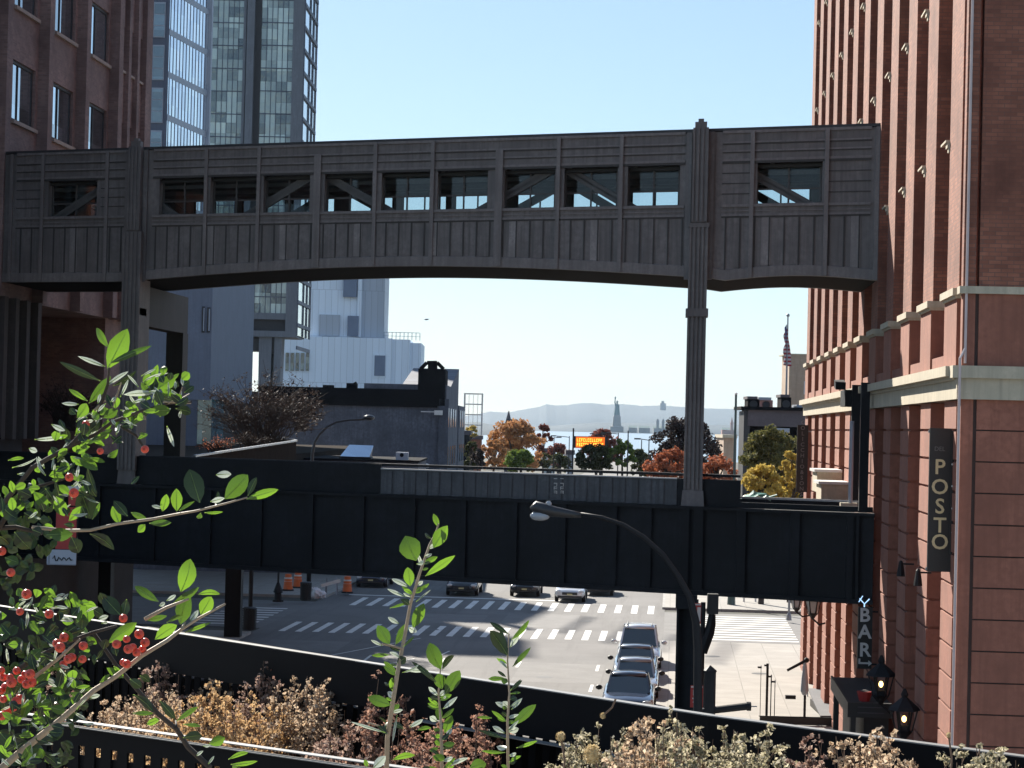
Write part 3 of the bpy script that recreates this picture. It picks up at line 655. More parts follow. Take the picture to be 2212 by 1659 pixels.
# ---- low dark warehouse
DW = 226.0; f = cf(DW)
M['warewall'] = mat('dark_painted_brick', (.10, .11, .14), .85, .5, .5, bmp=.3, streak=.4); M['tar'] = mat('tar_black', (.010, .010, .012), .9, .3, .5, spec=.05)
tW = thing('warehouse', 'low dark brick warehouse with a black parapet and rooftop bulkhead, left of the avenue', 'building', base_at(800, 900, DW))
def WB(nm, x0, x1, y0, y1, m, t0=0, t1=14, par=None): return mk(nm, RB(MB(f), x0, x1, y0, y1, DW, t0, t1), m, par or tW)
WB('wall', 560, 962, 876, 1190, M['warewall'], 0, 40); WB('parapet', 560, 945, 838, 876, M['tar'], -.25, 38); WB('wall', 945, 966, 862, 1190, M['warewall'], -.3, -.01)
WB('bulkhead', 903, 962, 797, 876, M['tar'], -.3, 8)
q = MB(f); la, za = LZ(908, 797, DW); lb_, zb2 = LZ(958, 797, DW); lc, zc = LZ(922, 783, DW); ld, zd = LZ(944, 783, DW)
q.bar(f(la, 0, za), f(lc, 0, zc), .25) if False else None
q2 = MB()
for a, b in (((la, za), (lc, zc)), ((lb_, zb2), (ld, zd)), ((lc, zc), (ld, zd))): q2.bar(f(a[0], .5, a[1]), f(b[0], .5, b[1]), .35)
q2.v += []; mk('hoist_frame', q2, M['tar'], tW)
WB('vent_hood', 924, 943, 785, 797, M['tar'], .2, 3)
# street side, runs away from the viewer
W0 = r0*LZ(962, 950, DW)[0] + FH*DW; WE = r0*(LZ(1001, 950, 275)[0]) + FH*275; WD = WE-W0; WL = WD.length; WD.normalize(); WN = V((WD.y, -WD.x, 0))
def wf(s, t, z): p = W0 + WD*s + WN*t; return V((p.x, p.y, z))
q = MB(wf); q.box(0, WL*.62, -8, 0, 0, 14.3); mk('street_wall', q, M['warewall'], tW)
q = MB(wf); q.add([(WL*.2,0,14.3),(WL*.62,0,14.3),(WL*.62,0,16.6),(WL*.2,-5,14.3),(WL*.62,-5,14.3),(WL*.62,-5,16.6)], [(0,1,2),(5,4,3),(0,2,5,3),(1,4,5,2),(0,3,4,1)]); mk('gable', q, M['warewall'], tW)
q = MB(wf); q.box(WL*.62, WL, -8, .1, 0, 12.6); mk('street_wall', q, M['warewall'], tW)
for s_ in (.08, .2, .32, .44, .68, .8, .9):
    for z0 in (2, 6.4, 10.2): mk('window', MB(wf).box(WL*s_, WL*s_+2.2, 0, .06 if s_ < .6 else .16, z0, z0+1.9), M['glassblue'], tW)
for x, y in ((700, 836), (752, 832), (850, 834)):
    WB('roof_vent', x-10, x+12, y-6, 838, M['tar'], 4, 6)
q2 = MB(); q2.bar(f(LZ(742, 838, DW)[0], 5, LZ(742, 838, DW)[1]), f(LZ(764, 826, DW)[0], 5, LZ(764, 826, DW)[1]), .4); mk('roof_strut', q2, M['tar'], tW)
M['white'] = mat('white_paint', (.6, .6, .58), .5, .1, 2)
def wcam(x, y, lab):
    t_ = thing('wall_lamp', lab, 'lamp', tuple(pD(x, y, DW-1)), 'small lamps on the warehouse wall')
    l_, z_ = LZ(x, y, DW); mk('lamp_head', MB(f).lathe((l_, -.8, z_-.2), [(.05,.45),(.28,.35),(.34,.1),(.2,0)], 8), M['white'], t_); mk('arm', MB(f).box(l_-1.0, l_-.1, -.7, -.62, z_+.2, z_+.27), M['white'], t_)
wcam(922, 1008-2, 'small white lamp low on the dark warehouse wall, right of the arched street lamp'); wcam(1062-0, 868+2, 'x') if False else None
wcam(1065-2-105, 1010, 'x') if False else None
t_ = thing('security_camera', 'white camera on a bracket high at the corner of the dark warehouse', 'camera', tuple(pD(1065, 1010, DW-1)))
l_, z_ = LZ(1064/1.0 - 0, 1008, DW); l_, z_ = LZ(941+0, 1010-118, DW)
mk('housing', MB(f).box(l_-.1, l_+.7, -.9, -.5, z_-.2, z_+.25), M['white'], t_); mk('bracket', MB(f).box(l_-1.4, l_-.1, -.7, -.6, z_+.05, z_+.14), M['white'], t_); t_.location = f(l_, -.5, z_)
for ch in t_.children: ch.data.transform(Matrix.Translation(V(pD(1065, 1010, DW-1)) - t_.location))
# skylight and box on a low roof in front of the warehouse
M['skylt'] = glass('skylight_glass', (.3, .42, .55), .15, 1.0, 2, 2, .2, metal=.5)
ts_ = thing('skylight', 'slanted pale blue skylight on a low roof before the warehouse wall', 'skylight', tuple(pD(770, 985, 160)))
f6 = cf(160); a_ = [LZ(735, 985, 160), LZ(798, 988, 160), LZ(803, 963, 160), LZ(750, 961, 160)]
q = MB(f6); q.add([(a_[0][0],0,a_[0][1]),(a_[1][0],0,a_[1][1]),(a_[2][0],2.2,a_[2][1]),(a_[3][0],2.2,a_[3][1]),(a_[0][0],2.3,a_[0][1]),(a_[1][0],2.3,a_[1][1])], [(0,1,2,3),(1,5,2),(0,3,4),(3,2,5,4),(0,4,5,1)])
mk('pane', q, M['skylt'], ts_); 
q = MB(f6); q.box(a_[0][0]-.1, a_[1][0]+.1, -.1, 2.4, a_[0][1]-.5, a_[0][1]-.02); mk('curb', q, M['vsteel'], ts_)
t_ = thing('roof_unit', 'small grey roof unit with a round fan on the low roof, right of the skylight', 'fan unit', tuple(pD(868, 990, 160)))
mk('case', RB(MB(f6), 855, 881, 977, 1010, 160, 0, 1.2), M['lightgrey'], t_); l_, z_ = LZ(868, 983, 160)
q = MB(); q.tube([f6(l_, -.03, z_), f6(l_, -.001, z_)], .14, 10); mk('fan', q, M['tar'], t_)
tl = thing('low_building', 'low flat roofed dark building under the skylight, behind the viaduct', 'building', tuple(pD(700, 1000, 158)))
mk('wall', MB(f6).box(-32, LZ(905, 990, 160)[0], -1, 14, 0, 7.85), M['warewall'], tl); mk('roof', MB(f6).box(-32.2, LZ(908, 990, 160)[0], -1.2, 14.2, 7.85, 7.99), M['tar'], tl)
# ---- right side beyond the cross street
f = cf(205)
M['mauve'] = mat('dark_mauve_panel', (.09, .075, .085), .7, .2, .5); M['tanb'] = brick('tan_brick', (.46, .34, .25), (.40, .29, .21), (.35, .28, .22), 1.0, .12)
tR = thing('low_modern_building', 'dark low building with a mauve top band and roof machinery, across the side street', 'building', base_at(1660, 900, 205))
def RBX(nm, x0, x1, y0, y1, m, t0=0, t1=14, par=None): return mk(nm, RB(MB(f), x0, x1, y0, y1, 205, t0, t1), m, par or tR)
RBX('wall', 1615, 1780, 922, 1400, M['tar'], .3, 6); RBX('top_band', 1614, 1780, 887, 922, M['mauve'], -.5, 5); RBX('roof_slab', 1599, 1780, 880, 887, M['tar'], -.8, 6)
RBX('side_pier', 1600, 1613, 888, 1400, M['frame_dark'], -.4, 4); RBX('pillar', 1682, 1698, 934, 1010, M['lightgrey'], -.4, 1); RBX('lintel', 1676, 1704, 925, 934, M['lightgrey'], -.5, 1)
for k, (x0, x1, y0, y1, mm, lab) in enumerate(((1618, 1642, 856, 880, 'tar', 'black cooling unit at the left end of the dark roof'), (1643, 1672, 858, 880, 'glassblue', 'pale blue metal cooling unit in the middle of the dark roof'), (1690, 1712, 852, 883, 'tar', 'tall black tank at the right of the dark roof'), (1725, 1750, 874, 887, 'tar', 'low black duct near the tan building'))):
    t_ = thing('cooling_unit', lab, 'roof unit', f(LZ(x0, y1, 205)[0], 2, LZ(x0, y1, 205)[1]), 'machines on the dark roof')
    mk('case', RB(MB(f), x0, x1, y0+6, y1, 205, 1, 4), M[mm], t_); mk('hood', RB(MB(f), x0-2, x1-4, y0, y0+6, 205, .7, 4.3), M['mauve'] if k % 2 == 0 else M['lightgrey'], t_)
    l_, z_ = LZ((x0+x1)/2, (y0+y1)/2+5, 205); q = MB(); q.tube([f(l_, .9, z_), f(l_, .99, z_)], .35, 12); mk('fan_grille', q, M['frame_dark'], t_)
f = cf(260)
tT = thing('tan_building', 'plain tan brick building rising behind the brick building', 'building', base_at(1730, 900, 260))
mk('wall', RB(MB(f), 1699, 1900, 768, 1300, 260, 0, 7), M['tanb'], tT); mk('parapet', RB(MB(f), 1698, 1900, 766, 768.5, 260, -.1, 7), M['stone'], tT)
w = mk('window', RB(MB(f), 1736, 1752, 824, 852, 260, -.1, 0), M['white'], tT); mk('pane', RB(MB(f), 1738, 1752, 826, 850, 260, -.14, -.1), M['lightgrey'], w)
t_ = thing('far_building', 'small cream building beside the green pole, beyond the dark tree', 'building', base_at(1575, 960, 330)); f = cf(330)
mk('wall', RB(MB(f), 1562, 1590, 946, 1040, 330, 0, 12), M['tanb'], t_); mk('roof', RB(MB(f), 1560, 1592, 939, 946, 330, -.5, 12), M['stone'], t_)
# ---- flagpole
f = cf(235); l_, zb = LZ(1697.5, 885, 235); zt2 = LZ(1700, 683, 235)[1]
t_ = thing('flagpole', 'flagpole with a limp striped flag above the dark roof', 'flagpole', f(l_, 0, zb-8))
M['polemetal'] = mat('pole_metal', (.25, .26, .28), .4, .1, 3, metal=.6)
mk('pole', MB(f).tube([(l_, 0, zb-8), (l_, 0, zt2)], [.16, .07], 8), M['polemetal'], t_); mk('finial', MB(f).ball((l_, 0, zt2+.1), .18), M['polemetal'], t_)
def flagmat():
    m, t, b = nt('flag_cloth'); o = coords(t); s_ = t.nodes.new('ShaderNodeSeparateXYZ'); t.links.new(o, s_.inputs[0])
    w = t.nodes.new('ShaderNodeMath'); w.operation = 'SINE'; k = t.nodes.new('ShaderNodeMath'); k.operation = 'MULTIPLY'; k.inputs[1].default_value = 16; t.links.new(s_.outputs[2], k.inputs[0]); t.links.new(k.outputs[0], w.inputs[0])
    c = mixc(t, ramp(t, w.outputs[0], -.2, .2), (.30, .03, .04), (.45, .42, .45)); t.links.new(c, b.inputs['Base Color']); b.inputs['Roughness'].default_value = .8; return m
fl = MB(f); k0 = 9
zf = zt2 - .8
rows_ = []
for i in range(k0+1):
    zc_ = zf - i*.42; wv = [.0, .25+.05*sin(i), .5+.10*sin(i*1.3), .75+.12*sin(i*.9)-.02*i]
    rows_.append([(l_-.1-wv[0]*.0, -.05, zc_), (l_-.1-wv[1]*.5, -.25+.1*sin(i), zc_-.2), (l_-.1-wv[2]*.45+.1*sin(i*2), .1, zc_-.35), (l_+.2-.3*wv[3]+.05*i, -.2, zc_-.5)])
fl.add([p for r_ in rows_ for p in r_], [(i*4+j, i*4+j+1, (i+1)*4+j+1, (i+1)*4+j) for i in range(k0) for j in range(3)])
M['flag'] = flagmat(); M['canton'] = mat('flag_blue', (.03, .04, .14), .8, .1)
fo = mk('flag', fl, M['flag'], t_)
mk('canton', MB(f).add([tuple(V(rows_[0][0])+V((-.02,-.12,0))), tuple(V(rows_[0][2])+V((0,-.42,0))), tuple(V(rows_[4][2])+V((0,-.42,0))), tuple(V(rows_[4][0])+V((-.02,-.12,0)))], [(0,1,2,3)]), M['canton'], fo)
# ---- slim green pole
f = cf(140); l_, z1 = LZ(1590, 851, 140); _, z0 = LZ(1590, 1100, 140)
t_ = thing('street_pole', 'slim dark green street pole standing before the hazy shore', 'pole', f(l_, 0, .1)); M['greenpole'] = mat('green_pole_paint', (.05, .09, .085), .4, .2, 2)
mk('pole', MB(f).tube([(l_, 0, .1), (l_, 0, z1)], [.11, .07], 8), M['greenpole'], t_); mk('cap', MB(f).ball((l_, 0, z1), .09), M['white'], t_); mk('base', MB(f).lathe((l_, 0, .1), [(.25,0),(.22,.6),(.12,.7)], 8), M['greenpole'], t_)
# ---- statue in the bay
DS = 6500; f = cf(DS); M['verdigris'] = mat('far_bronze', (.10, .16, .15), .8, .1, .02); M['farstone'] = mat('far_stone', (.22, .21, .19), .9, .1, .02)
l_, zs_ = LZ(1332, 918, DS); k = DS/FP
t_ = thing('statue', 'distant robed statue raising a torch, on a stepped pedestal in the hazy bay', 'statue', f(l_, 0, 0))
mk('pedestal', MB(f).lathe((l_, 0, 0), [(26,0),(26,16),(17,18),(14,40),(15,41),(12,48)], 4, True), M['farstone'], t_)
b = MB(f); b.lathe((l_, 0, 46), [(8,0),(8.5,6),(7,18),(6,26),(6.5,30),(3,33),(2.2,34),(2.6,38),(1.5,41)], 10)
b.tube([(l_-4, 0, 76), (l_-6.5, 0, 84), (l_-5.5, 0, 93)], [2.2, 1.8, 1.3], 6); mk('figure', b, M['verdigris'], t_)
mk('torch', MB(f).lathe((l_-5.5, 0, 92), [(.8,0),(2.2,3),(2.2,4),(1.2,6),(.3,9)], 8), M['verdigris'], t_)
mk('crown', MB(f).add([(l_+2.6*cos(a)*(2 if i % 2 else 1)*.8, 0, 85+2.6*sin(a)*(2 if i % 2 else 1)*.8) for i, a in enumerate([pi*j/12 for j in range(13)])] + [(l_+2.6*cos(a)*(2 if i % 2 else 1)*.8, .8, 85+2.6*sin(a)*(2 if i % 2 else 1)*.8) for i, a in enumerate([pi*j/12 for j in range(13)])], [tuple(range(13)), tuple(range(25, 12, -1))]), M['verdigris'], t_)
# harbour buildings on the island
for k_, (x0, x1, y0, D, lab, tow) in enumerate(((1412, 1446, 903, 6300, 'far hazy hall with two square towers on the island', 2), (1560, 1588, 905, 6100, 'far hazy red brick station with a tall spire near the green pole', 1), (1380, 1404, 912, 6400, 'low hazy harbour shed right of the statue', 0), (1366-8, 1376, 914, 6450, 'tiny hazy hut just right of the statue', 0))):
    f = cf(D); l0, _ = LZ(x0, 915, D); l1, z1 = LZ(x1, y0, D)
    t_ = thing('harbour_building', lab, 'building', f((l0+l1)/2, 0, 0)); M['farred'] = M.get('farred') or mat('far_red_brick', (.33, .15, .10), .9, .1, .02)
    w_ = M['farred'] if tow == 1 else M['farstone']
    mk('wall', MB(f).box(l0, l1, 0, 30, 0, 14), w_, t_); mk('roof', MB(f).prism([(l0, 0, 14), (l0, 30, 14), (l0, 15, 22)], (l1-l0, 0, 0)) if False else MB(f).add([(l0,0,14),(l0,30,14),(l0,15,20),(l1,0,14),(l1,30,14),(l1,15,20)], [(0,1,2),(5,4,3),(0,2,5,3),(2,1,4,5)]), M['verdigris'], t_)
    for j in range(tow):
        lc_ = l0 + (l1-l0)*(.25+.35*j) if tow == 2 else l0+(l1-l0)*.75
        mk('tower', MB(f).lathe((lc_, 2, 0), [(5,0),(5,30),(6,31),(3,38),(.5, 48 if tow == 1 else 40)], 4, True), w_, t_)
# monument on the hill crest
f = cf(12300); l_, z_ = LZ(1432, 876, 12300)
t_ = thing('hill_tower', 'tiny building on the crest of the far hill', 'building', f(l_, 0, z_-20)); mk('wall', MB(f).box(l_-14, l_+16, 0, 20, z_-25, z_+12), M['farstone'], t_); mk('roof', MB(f).box(l_-8, l_+6, 2, 18, z_+12, z_+24), M['farstone'], t_)
# church spire, scaffold tower, brick sheds
f = cf(520); l_, z_ = LZ(1099, 888, 520)
t_ = thing('church_spire', 'thin dark spire rising behind the orange tree', 'spire', f(l_, 0, 0)); mk('tower', MB(f).lathe((l_+.8, 0, 0), [(2.2,0),(2.2,11.2),(1.6,12)], 4, True), M['frame_dark'], t_); mk('spire', MB(f).lathe((l_, 0, 10.5), [(.9,0),(.1,z_-10.5)], 6), M['mauve'], t_)
f = cf(560); 
l0, z1 = LZ(1004, 849, 560); l1, _ = LZ(1042, 849, 560)
t_ = thing('scaffold_tower', 'pale open framework tower rising at the end of the street wall', 'tower', f((l0+l1)/2, 0, 0), None)
M['scaf'] = mat('pale_scaffold', (.5, .47, .45), .6, .1)
for a_ in (l0, l1):
    for b_ in (0, 4): mk('post', MB(f).box(a_-.16, a_+.16, b_, b_+.32, 0, z1), M['scaf'], t_)
for k_ in range(5): zq = z1 - k_*2.5; mk('rail', MB(f).box(l0+.2, l1-.2, 0.01, .25, zq-.25, zq), M['scaf'], t_); mk('rail', MB(f).box(l0+.2, l1-.2, 4.01, 4.25, zq-.25, zq), M['scaf'], t_)
for k_ in range(3):
    a_ = l0 + (l1-l0)*(k_+1)/4; mk('upright', MB(f).box(a_-.05, a_+.05, .26, .4, 0, z1-.3), M['scaf'], t_)
for k_, (x0, x1, y0, D, mm, lab) in enumerate(((1008, 1040, 940, 480, 'brickR', 'low red brick shed under the framework tower'), (1000, 1014, 930, 430, 'tar', 'small black hut beside the warehouse end'), (1175, 1200, 968, 460, 'white', 'small white shed between the orange and red trees'), (1226, 1238, 972, 400, 'lightgrey', 'narrow grey kiosk left of the lit road sign'))):
    f = cf(D); l0, z1 = LZ(x0, y0, D); l1, _ = LZ(x1, y0, D); t_ = thing('shed', lab, 'shed', f((l0+l1)/2, 0, 0))
    mk('wall', MB(f).box(l0, l1, 0, 8, 0, z1-.8), M[mm], t_); mk('roof', MB(f).box(l0-.3, l1+.3, -.3, 8.3, z1-.8, z1), M['mauve'], t_); mk('door', MB(f).box(l0+.6, l0+1.6, -.06, 0, 0, 2.2), M['frame_dark'], t_)
# ---- lit road sign on its gantry
f = cf(250); l0, z1 = LZ(1244, 943, 250); l1, z0 = LZ(1306, 968, 250); lp, zp = LZ(1239, 925, 250)
t_ = thing('message_sign', 'dark road sign with two rows of glowing orange text above the street', 'sign', f(lp, 0, 0))
mk('post', MB(f).tube([(lp, .3, 0), (lp, .3, zp)], .09, 8), M['frame_dark'], t_)
hs = mk('housing', MB(f).box(l0-.35, l1+.35, 0, .45, z0-.05, z1+.05), M['frame_dark'], t_)
M['ledbg'] = emit('amber_screen', (.9, .16, .01), .32); M['led'] = emit('amber_text', (1.0, .50, .06), 1.1)
mk('screen', MB(f).quad((l0, -.02, z0), (l1, -.02, z0), (l1, -.02, z1), (l0, -.02, z1)), M['ledbg'], hs)
tx = MB(f); hh = (z1-z0); r2 = random.Random(3)
for row in (0, 1):
    s_ = l0+.12; zc_ = z1 - hh*(.30+.42*row)
    while s_ < l1-.25:
        if r2.random() < .12: s_ += .14; continue
        g_ = r2.randint(0, 3); w_ = .15
        tx.box(s_, s_+.045, -.05, -.03, zc_-.17, zc_+.17)
        if g_ != 1: tx.box(s_+.045, s_+w_, -.05, -.03, zc_+.11, zc_+.17)
        if g_ in (0, 2): tx.box(s_+.045, s_+w_-.03, -.05, -.03, zc_-.03, zc_+.03)
        if g_ in (1, 2, 3): tx.box(s_+.045, s_+w_, -.05, -.03, zc_-.17, zc_-.11)
        s_ += .23
mk('lettering', tx, M['led'], hs)
# ---- distant lamp posts
def tlamp(x, yt, yb, D, arms, lab):
    f = cf(D); l_, z_ = LZ(x, yt, D); t_ = thing('lamp_post', lab, 'lamp post', f(l_, 0, 0), 'distant lamp posts before the water')
    mk('pole', MB(f).tube([(l_, 0, 0), (l_, 0, z_)], [.11, .06], 6), M['frame_dark'], t_)
    for a_ in arms:
        mk('arm', MB(f).tube([(l_, 0, z_-.15), (l_+a_*.9, 0, z_), (l_+a_, 0, z_)], .05, 5), M['frame_dark'], t_); mk('lamp_head', MB(f).box(l_+a_-.35, l_+a_+.35, -.15, .15, z_-.1, z_+.06), M['frame_dark'], t_)
for a in ((1357, 930, 0, 220, (), 'bare dark pole right of the red tree'), (1336, 935, 0, 300, (-1.9,), 'lamp post with one long arm above the red tree'), (1230, 942, 0, 320, (-2.2,), 'lamp post with one arm left of the lit sign'), (1197, 944, 0, 330, (.7,), 'short lamp post beside the orange tree'), (1402, 948, 0, 260, (-1.3, 1.3), 'double armed lamp post left of the dark tree'), (1288, 937, 0, 340, (1.0, -.6), 'small double lamp post above the lit sign'), (1386, 950, 0, 270, (), 'thin bare pole left of the dark tree')): tlamp(*a)
# ================================================================ TREES
def leafmat(name, cols, trans=.35, sc=1.2):
    m, t, b = nt(name); o = coords(t); n1 = ramp(t, noise(t, o, sc, 3), .35, .65); n2 = ramp(t, noise(t, o, sc*5, 2), .4, .6)
    c = mixc(t, n1, cols[0], cols[1]); c = mixc(t, n2, c, cols[2] if len(cols) > 2 else cols[0]); t.links.new(c, b.inputs['Base Color']); b.inputs['Roughness'].default_value = .7; b.inputs['Specular IOR Level'].default_value = .2
    out = next(n for n in t.nodes if n.type == 'OUTPUT_MATERIAL'); tl_ = t.nodes.new('ShaderNodeBsdfTranslucent'); t.links.new(c, tl_.inputs[0]); mx = t.nodes.new('ShaderNodeMixShader'); mx.inputs[0].default_value = trans
    t.links.new(b.outputs[0], mx.inputs[1]); t.links.new(tl_.outputs[0], mx.inputs[2]); t.links.new(mx.outputs[0], out.inputs['Surface']); return m
M['bark'] = mat('bark', (.06, .048, .042), .9, .3, 3)
def leafcloud(mb, lobes, n, size, rg, fill=.35):
    tot = sum(l[3]*l[4] for l in lobes)
    for (x, y, z, rx, rz) in lobes:
        for _ in range(int(n * rx*rz / tot)):
            a = rg.uniform(0, 2*pi); c = rg.uniform(-1, 1); s = sqrt(1-c*c); rr_ = rg.uniform(fill, 1.0)**.5 * rg.uniform(.82, 1.08)
            p = V((x + rx*rr_*s*cos(a), y + rx*rr_*s*sin(a), z + rz*rr_*c))
            u = V((rg.gauss(0,1), rg.gauss(0,1), rg.gauss(0,1))).normalized(); w = u.cross(V((rg.gauss(0,1), rg.gauss(0,1), rg.gauss(0,1)))).normalized(); s_ = size*rg.uniform(.6, 1.4)
            mb.add([tuple(p-u*s_), tuple(p+w*s_*.55), tuple(p+u*s_), tuple(p-w*s_*.55)], [(0,1,2,3)])
def tree(name, lab, cat, x0, x1, yt, yb, D, m, n, size, seed, nl=9, ground=0.0, grp=None, spread=.42, fill=.3):
    rg = random.Random(seed); c = pD((x0+x1)/2, (yt+yb)/2, D); W_ = (x1-x0)*D/FP; l_, ztop = LZ((x0+x1)/2, yt, D); zbot = LZ((x0+x1)/2, yb, D)[1]; H_ = ztop-zbot
    t_ = thing(name, lab, cat, (c.x, c.y, ground), grp); cr = MB(); lobes = []
    for k in range(nl*5):
        a = rg.uniform(0, 2*pi); h_ = rg.random()**.8; env = sqrt(max(.05, 1-(max(0, h_-.32)/.70)**2))*(.62+.38*min(1, h_/.3)); rr_ = sqrt(rg.random())*W_/2*env*.92; lr = W_*rg.uniform(.06, .13)
        lobes.append((c.x+rr_*cos(a), c.y+rr_*sin(a), zbot+H_*(.06+.86*h_), lr, lr*rg.uniform(.6, 1.1)))
    leafcloud(cr, lobes, int(n*1.25), size*1.35, rg, fill); mk('crown', cr, m, t_)
    tk = MB(); tk.tube([(c.x, c.y, ground), (c.x+.1, c.y, (ground+zbot)/2+.3), (c.x, c.y+.1, zbot+H_*.5), (c.x, c.y, ztop-H_*.15)], [W_*.05+.05, W_*.04+.03, W_*.025, .03], 7)
    for l in lobes[::3]: tk.tube([(c.x, c.y, zbot+H_*.12), ((c.x+l[0])/2, (c.y+l[1])/2, (zbot+l[2])/2+H_*.1), (l[0], l[1], l[2])], [W_*.022+.02, W_*.014+.01, .02], 5)
    mk('trunk', tk, M['bark'], t_); return t_
M['lf_orange'] = leafmat('orange_leaves', ((.42,.19,.09), (.32,.18,.12), (.50,.27,.10))); M['lf_green'] = leafmat('bright_green_leaves', ((.13,.20,.04), (.20,.26,.06), (.09,.13,.03)))
M['lf_red'] = leafmat('red_leaves', ((.22,.06,.045), (.30,.11,.07), (.14,.05,.04))); M['lf_pink'] = leafmat('russet_leaves', ((.38,.12,.06), (.46,.17,.08), (.26,.09,.05)))
M['lf_dark'] = leafmat('dark_purple_leaves', ((.045,.032,.03), (.07,.045,.04), (.03,.028,.028)), .2); M['lf_olive'] = leafmat('olive_leaves', ((.08,.09,.035), (.12,.12,.05), (.05,.055,.025)), .3)
M['lf_olive2'] = leafmat('yellow_olive_leaves', ((.16,.15,.05), (.24,.21,.07), (.07,.08,.03)), .3); M['lf_yellow'] = leafmat('yellow_leaves', ((.50,.36,.06), (.40,.30,.07), (.55,.42,.12))); M['lf_brown'] = leafmat('brown_leaves', ((.065,.048,.042), (.10,.07,.055), (.045,.038,.035)), .2)
g_ = 'autumn trees beyond the viaduct'
tree('tree', 'broad orange autumn tree beyond the viaduct', 'tree', 1040, 1184, 909, 1010, 330, M['lf_orange'], 6500, .17, 1, 14, grp=g_)
tree('tree', 'bright orange yellow tree at the left foot of the broad orange tree', 'tree', 1034, 1098, 948, 1015, 318, M['lf_orange'], 2200, .15, 21, 8, grp=g_)
tree('tree', 'small bright green tree just over the parapet before the orange tree', 'tree', 1084, 1166, 972, 1018, 300, M['lf_green'], 2600, .14, 2, 9, grp=g_)
tree('tree', 'dark russet tree with bare tips right of the broad orange tree', 'tree', 1150, 1196, 914, 985, 345, M['lf_red'], 1300, .16, 3, 6, grp=g_, fill=.1)
tree('tree', 'low dark olive tree by the warehouse end', 'tree', 1000, 1036, 950, 1012, 300, M['lf_olive'], 1600, .14, 4, 7, grp=g_)
tree('tree', 'tall thin yellowish tree under the framework tower', 'tree', 1000, 1034, 916, 955, 470, M['lf_yellow'], 700, .18, 41, 5, grp=g_)
tree('tree', 'low dark red tree left of the lit road sign', 'tree', 1172, 1238, 958, 1005, 420, M['lf_red'], 1500, .18, 5, 8, grp=g_)
tree('tree', 'dark red tree behind the lit road sign', 'tree', 1246, 1350, 932, 1000, 390, M['lf_red'], 3600, .18, 6, 11, grp=g_)
tree('tree', 'olive green tree below the lit road sign', 'tree', 1240, 1335, 963, 1015, 240, M['lf_olive'], 3400, .12, 7, 11, grp=g_)
tree('tree', 'pale green and brown tree right of the lit road sign', 'tree', 1310, 1378, 946, 1012, 236, M['lf_green'], 2200, .11, 71, 8, grp=g_, fill=.15)
tree('tree', 'large dark purple tree behind the tall fluted column', 'tree', 1394, 1566, 905, 1032, 180, M['lf_dark'], 8000, .10, 8, 16, grp=g_, fill=.15)
tree('tree', 'low red orange tree at the foot of the dark tree', 'tree', 1386, 1500, 970, 1042, 168, M['lf_pink'], 3600, .09, 9, 11, grp=g_, fill=.15)
tree('tree', 'small russet tree right of the fluted column', 'tree', 1500, 1600, 985, 1055, 165, M['lf_pink'], 2200, .09, 91, 9, grp=g_, fill=.1)
tree('tree', 'tall olive tree in front of the mauve band', 'tree', 1588, 1742, 922, 1060, 150, M['lf_olive2'], 6500, .085, 10, 15, grp=g_, fill=.15)
tree('tree', 'pale yellow tree rising against the brick building behind the thin blade sign', 'tree', 1672, 1748, 968, 1100, 143, M['lf_yellow'], 3200, .08, 12, 12, grp=g_, fill=.2)
tree('tree', 'bright yellow tree low beside the teal tarp', 'tree', 1598, 1700, 1004, 1100, 141, M['lf_yellow'], 3600, .085, 11, 13, grp=g_, fill=.2)
tree('tree', 'low olive shrub between the pale sheds and the lit sign post', 'tree', 1180, 1240, 982, 1016, 372, M['lf_olive'], 1500, .15, 51, 8, grp=g_)
tree('tree', 'low brownish green shrub at the water edge, right of the pale green tree', 'tree', 1352, 1412, 968, 1030, 262, M['lf_olive'], 1800, .12, 52, 8, grp=g_)
tree('tree', 'low dull green shrub under the orange tree, at its right foot', 'tree', 1150, 1196, 978, 1012, 336, M['lf_olive'], 900, .14, 53, 6, grp=g_)
tree('tree', 'brown shrub low behind the parapet, left of the orange tree', 'tree', 1012, 1050, 968, 1012, 290, M['lf_brown'], 900, .14, 54, 6, grp=g_)
# winter bush on the walkway
def bush(name, lab, cat, x, yb, D, W_, H_, seed, m, nb=70, leaves=1500, ls=.05, grp=None):
    rg = random.Random(seed); c = pD(x, yb, D); t_ = thing(name, lab, cat, tuple(c), grp); bm_ = MB(); lf = MB()
    for k in range(nb):
        a = rg.uniform(0, 2*pi); sp_ = sqrt(rg.random()); tip = V((c.x+cos(a)*sp_*W_/2, c.y+sin(a)*sp_*W_*.3, c.z+H_*rg.uniform(.45, 1)*(1-.35*sp_)))
        mid = (c+tip)/2 + V((rg.gauss(0,.12)*W_*.3, 0, H_*.1)); bm_.tube([tuple(c + V((rg.uniform(-.15,.15)*W_, 0, 0))), tuple(mid), tuple(tip)], [.035, .02, .007], 4)
        for j in range(5):
            q_ = mid.lerp(tip, rg.random()); e_ = q_ + V((rg.gauss(0,.3), rg.gauss(0,.2), rg.gauss(.15,.25)))*W_*.14; bm_.tube([tuple(q_), tuple(e_)], [.013, .004], 3)
            for i in range(int(leaves/nb/5)):
                p = q_.lerp(e_, rg.uniform(.2, 1.1)) + V((rg.gauss(0,.08), rg.gauss(0,.08), rg.gauss(0,.08))); u = V((rg.gauss(0,1), rg.gauss(0,1), rg.gauss(0,1))).normalized(); w = u.cross(V((0,.3,1))).normalized(); s_ = ls*rg.uniform(.5, 1.5)
                lf.add([tuple(p-u*s_), tuple(p+w*s_*.6), tuple(p+u*s_), tuple(p-w*s_*.6)], [(0,1,2,3)])
    mk('branches', bm_, M['bark'], t_); mk('leaves', lf, m, t_); return t_
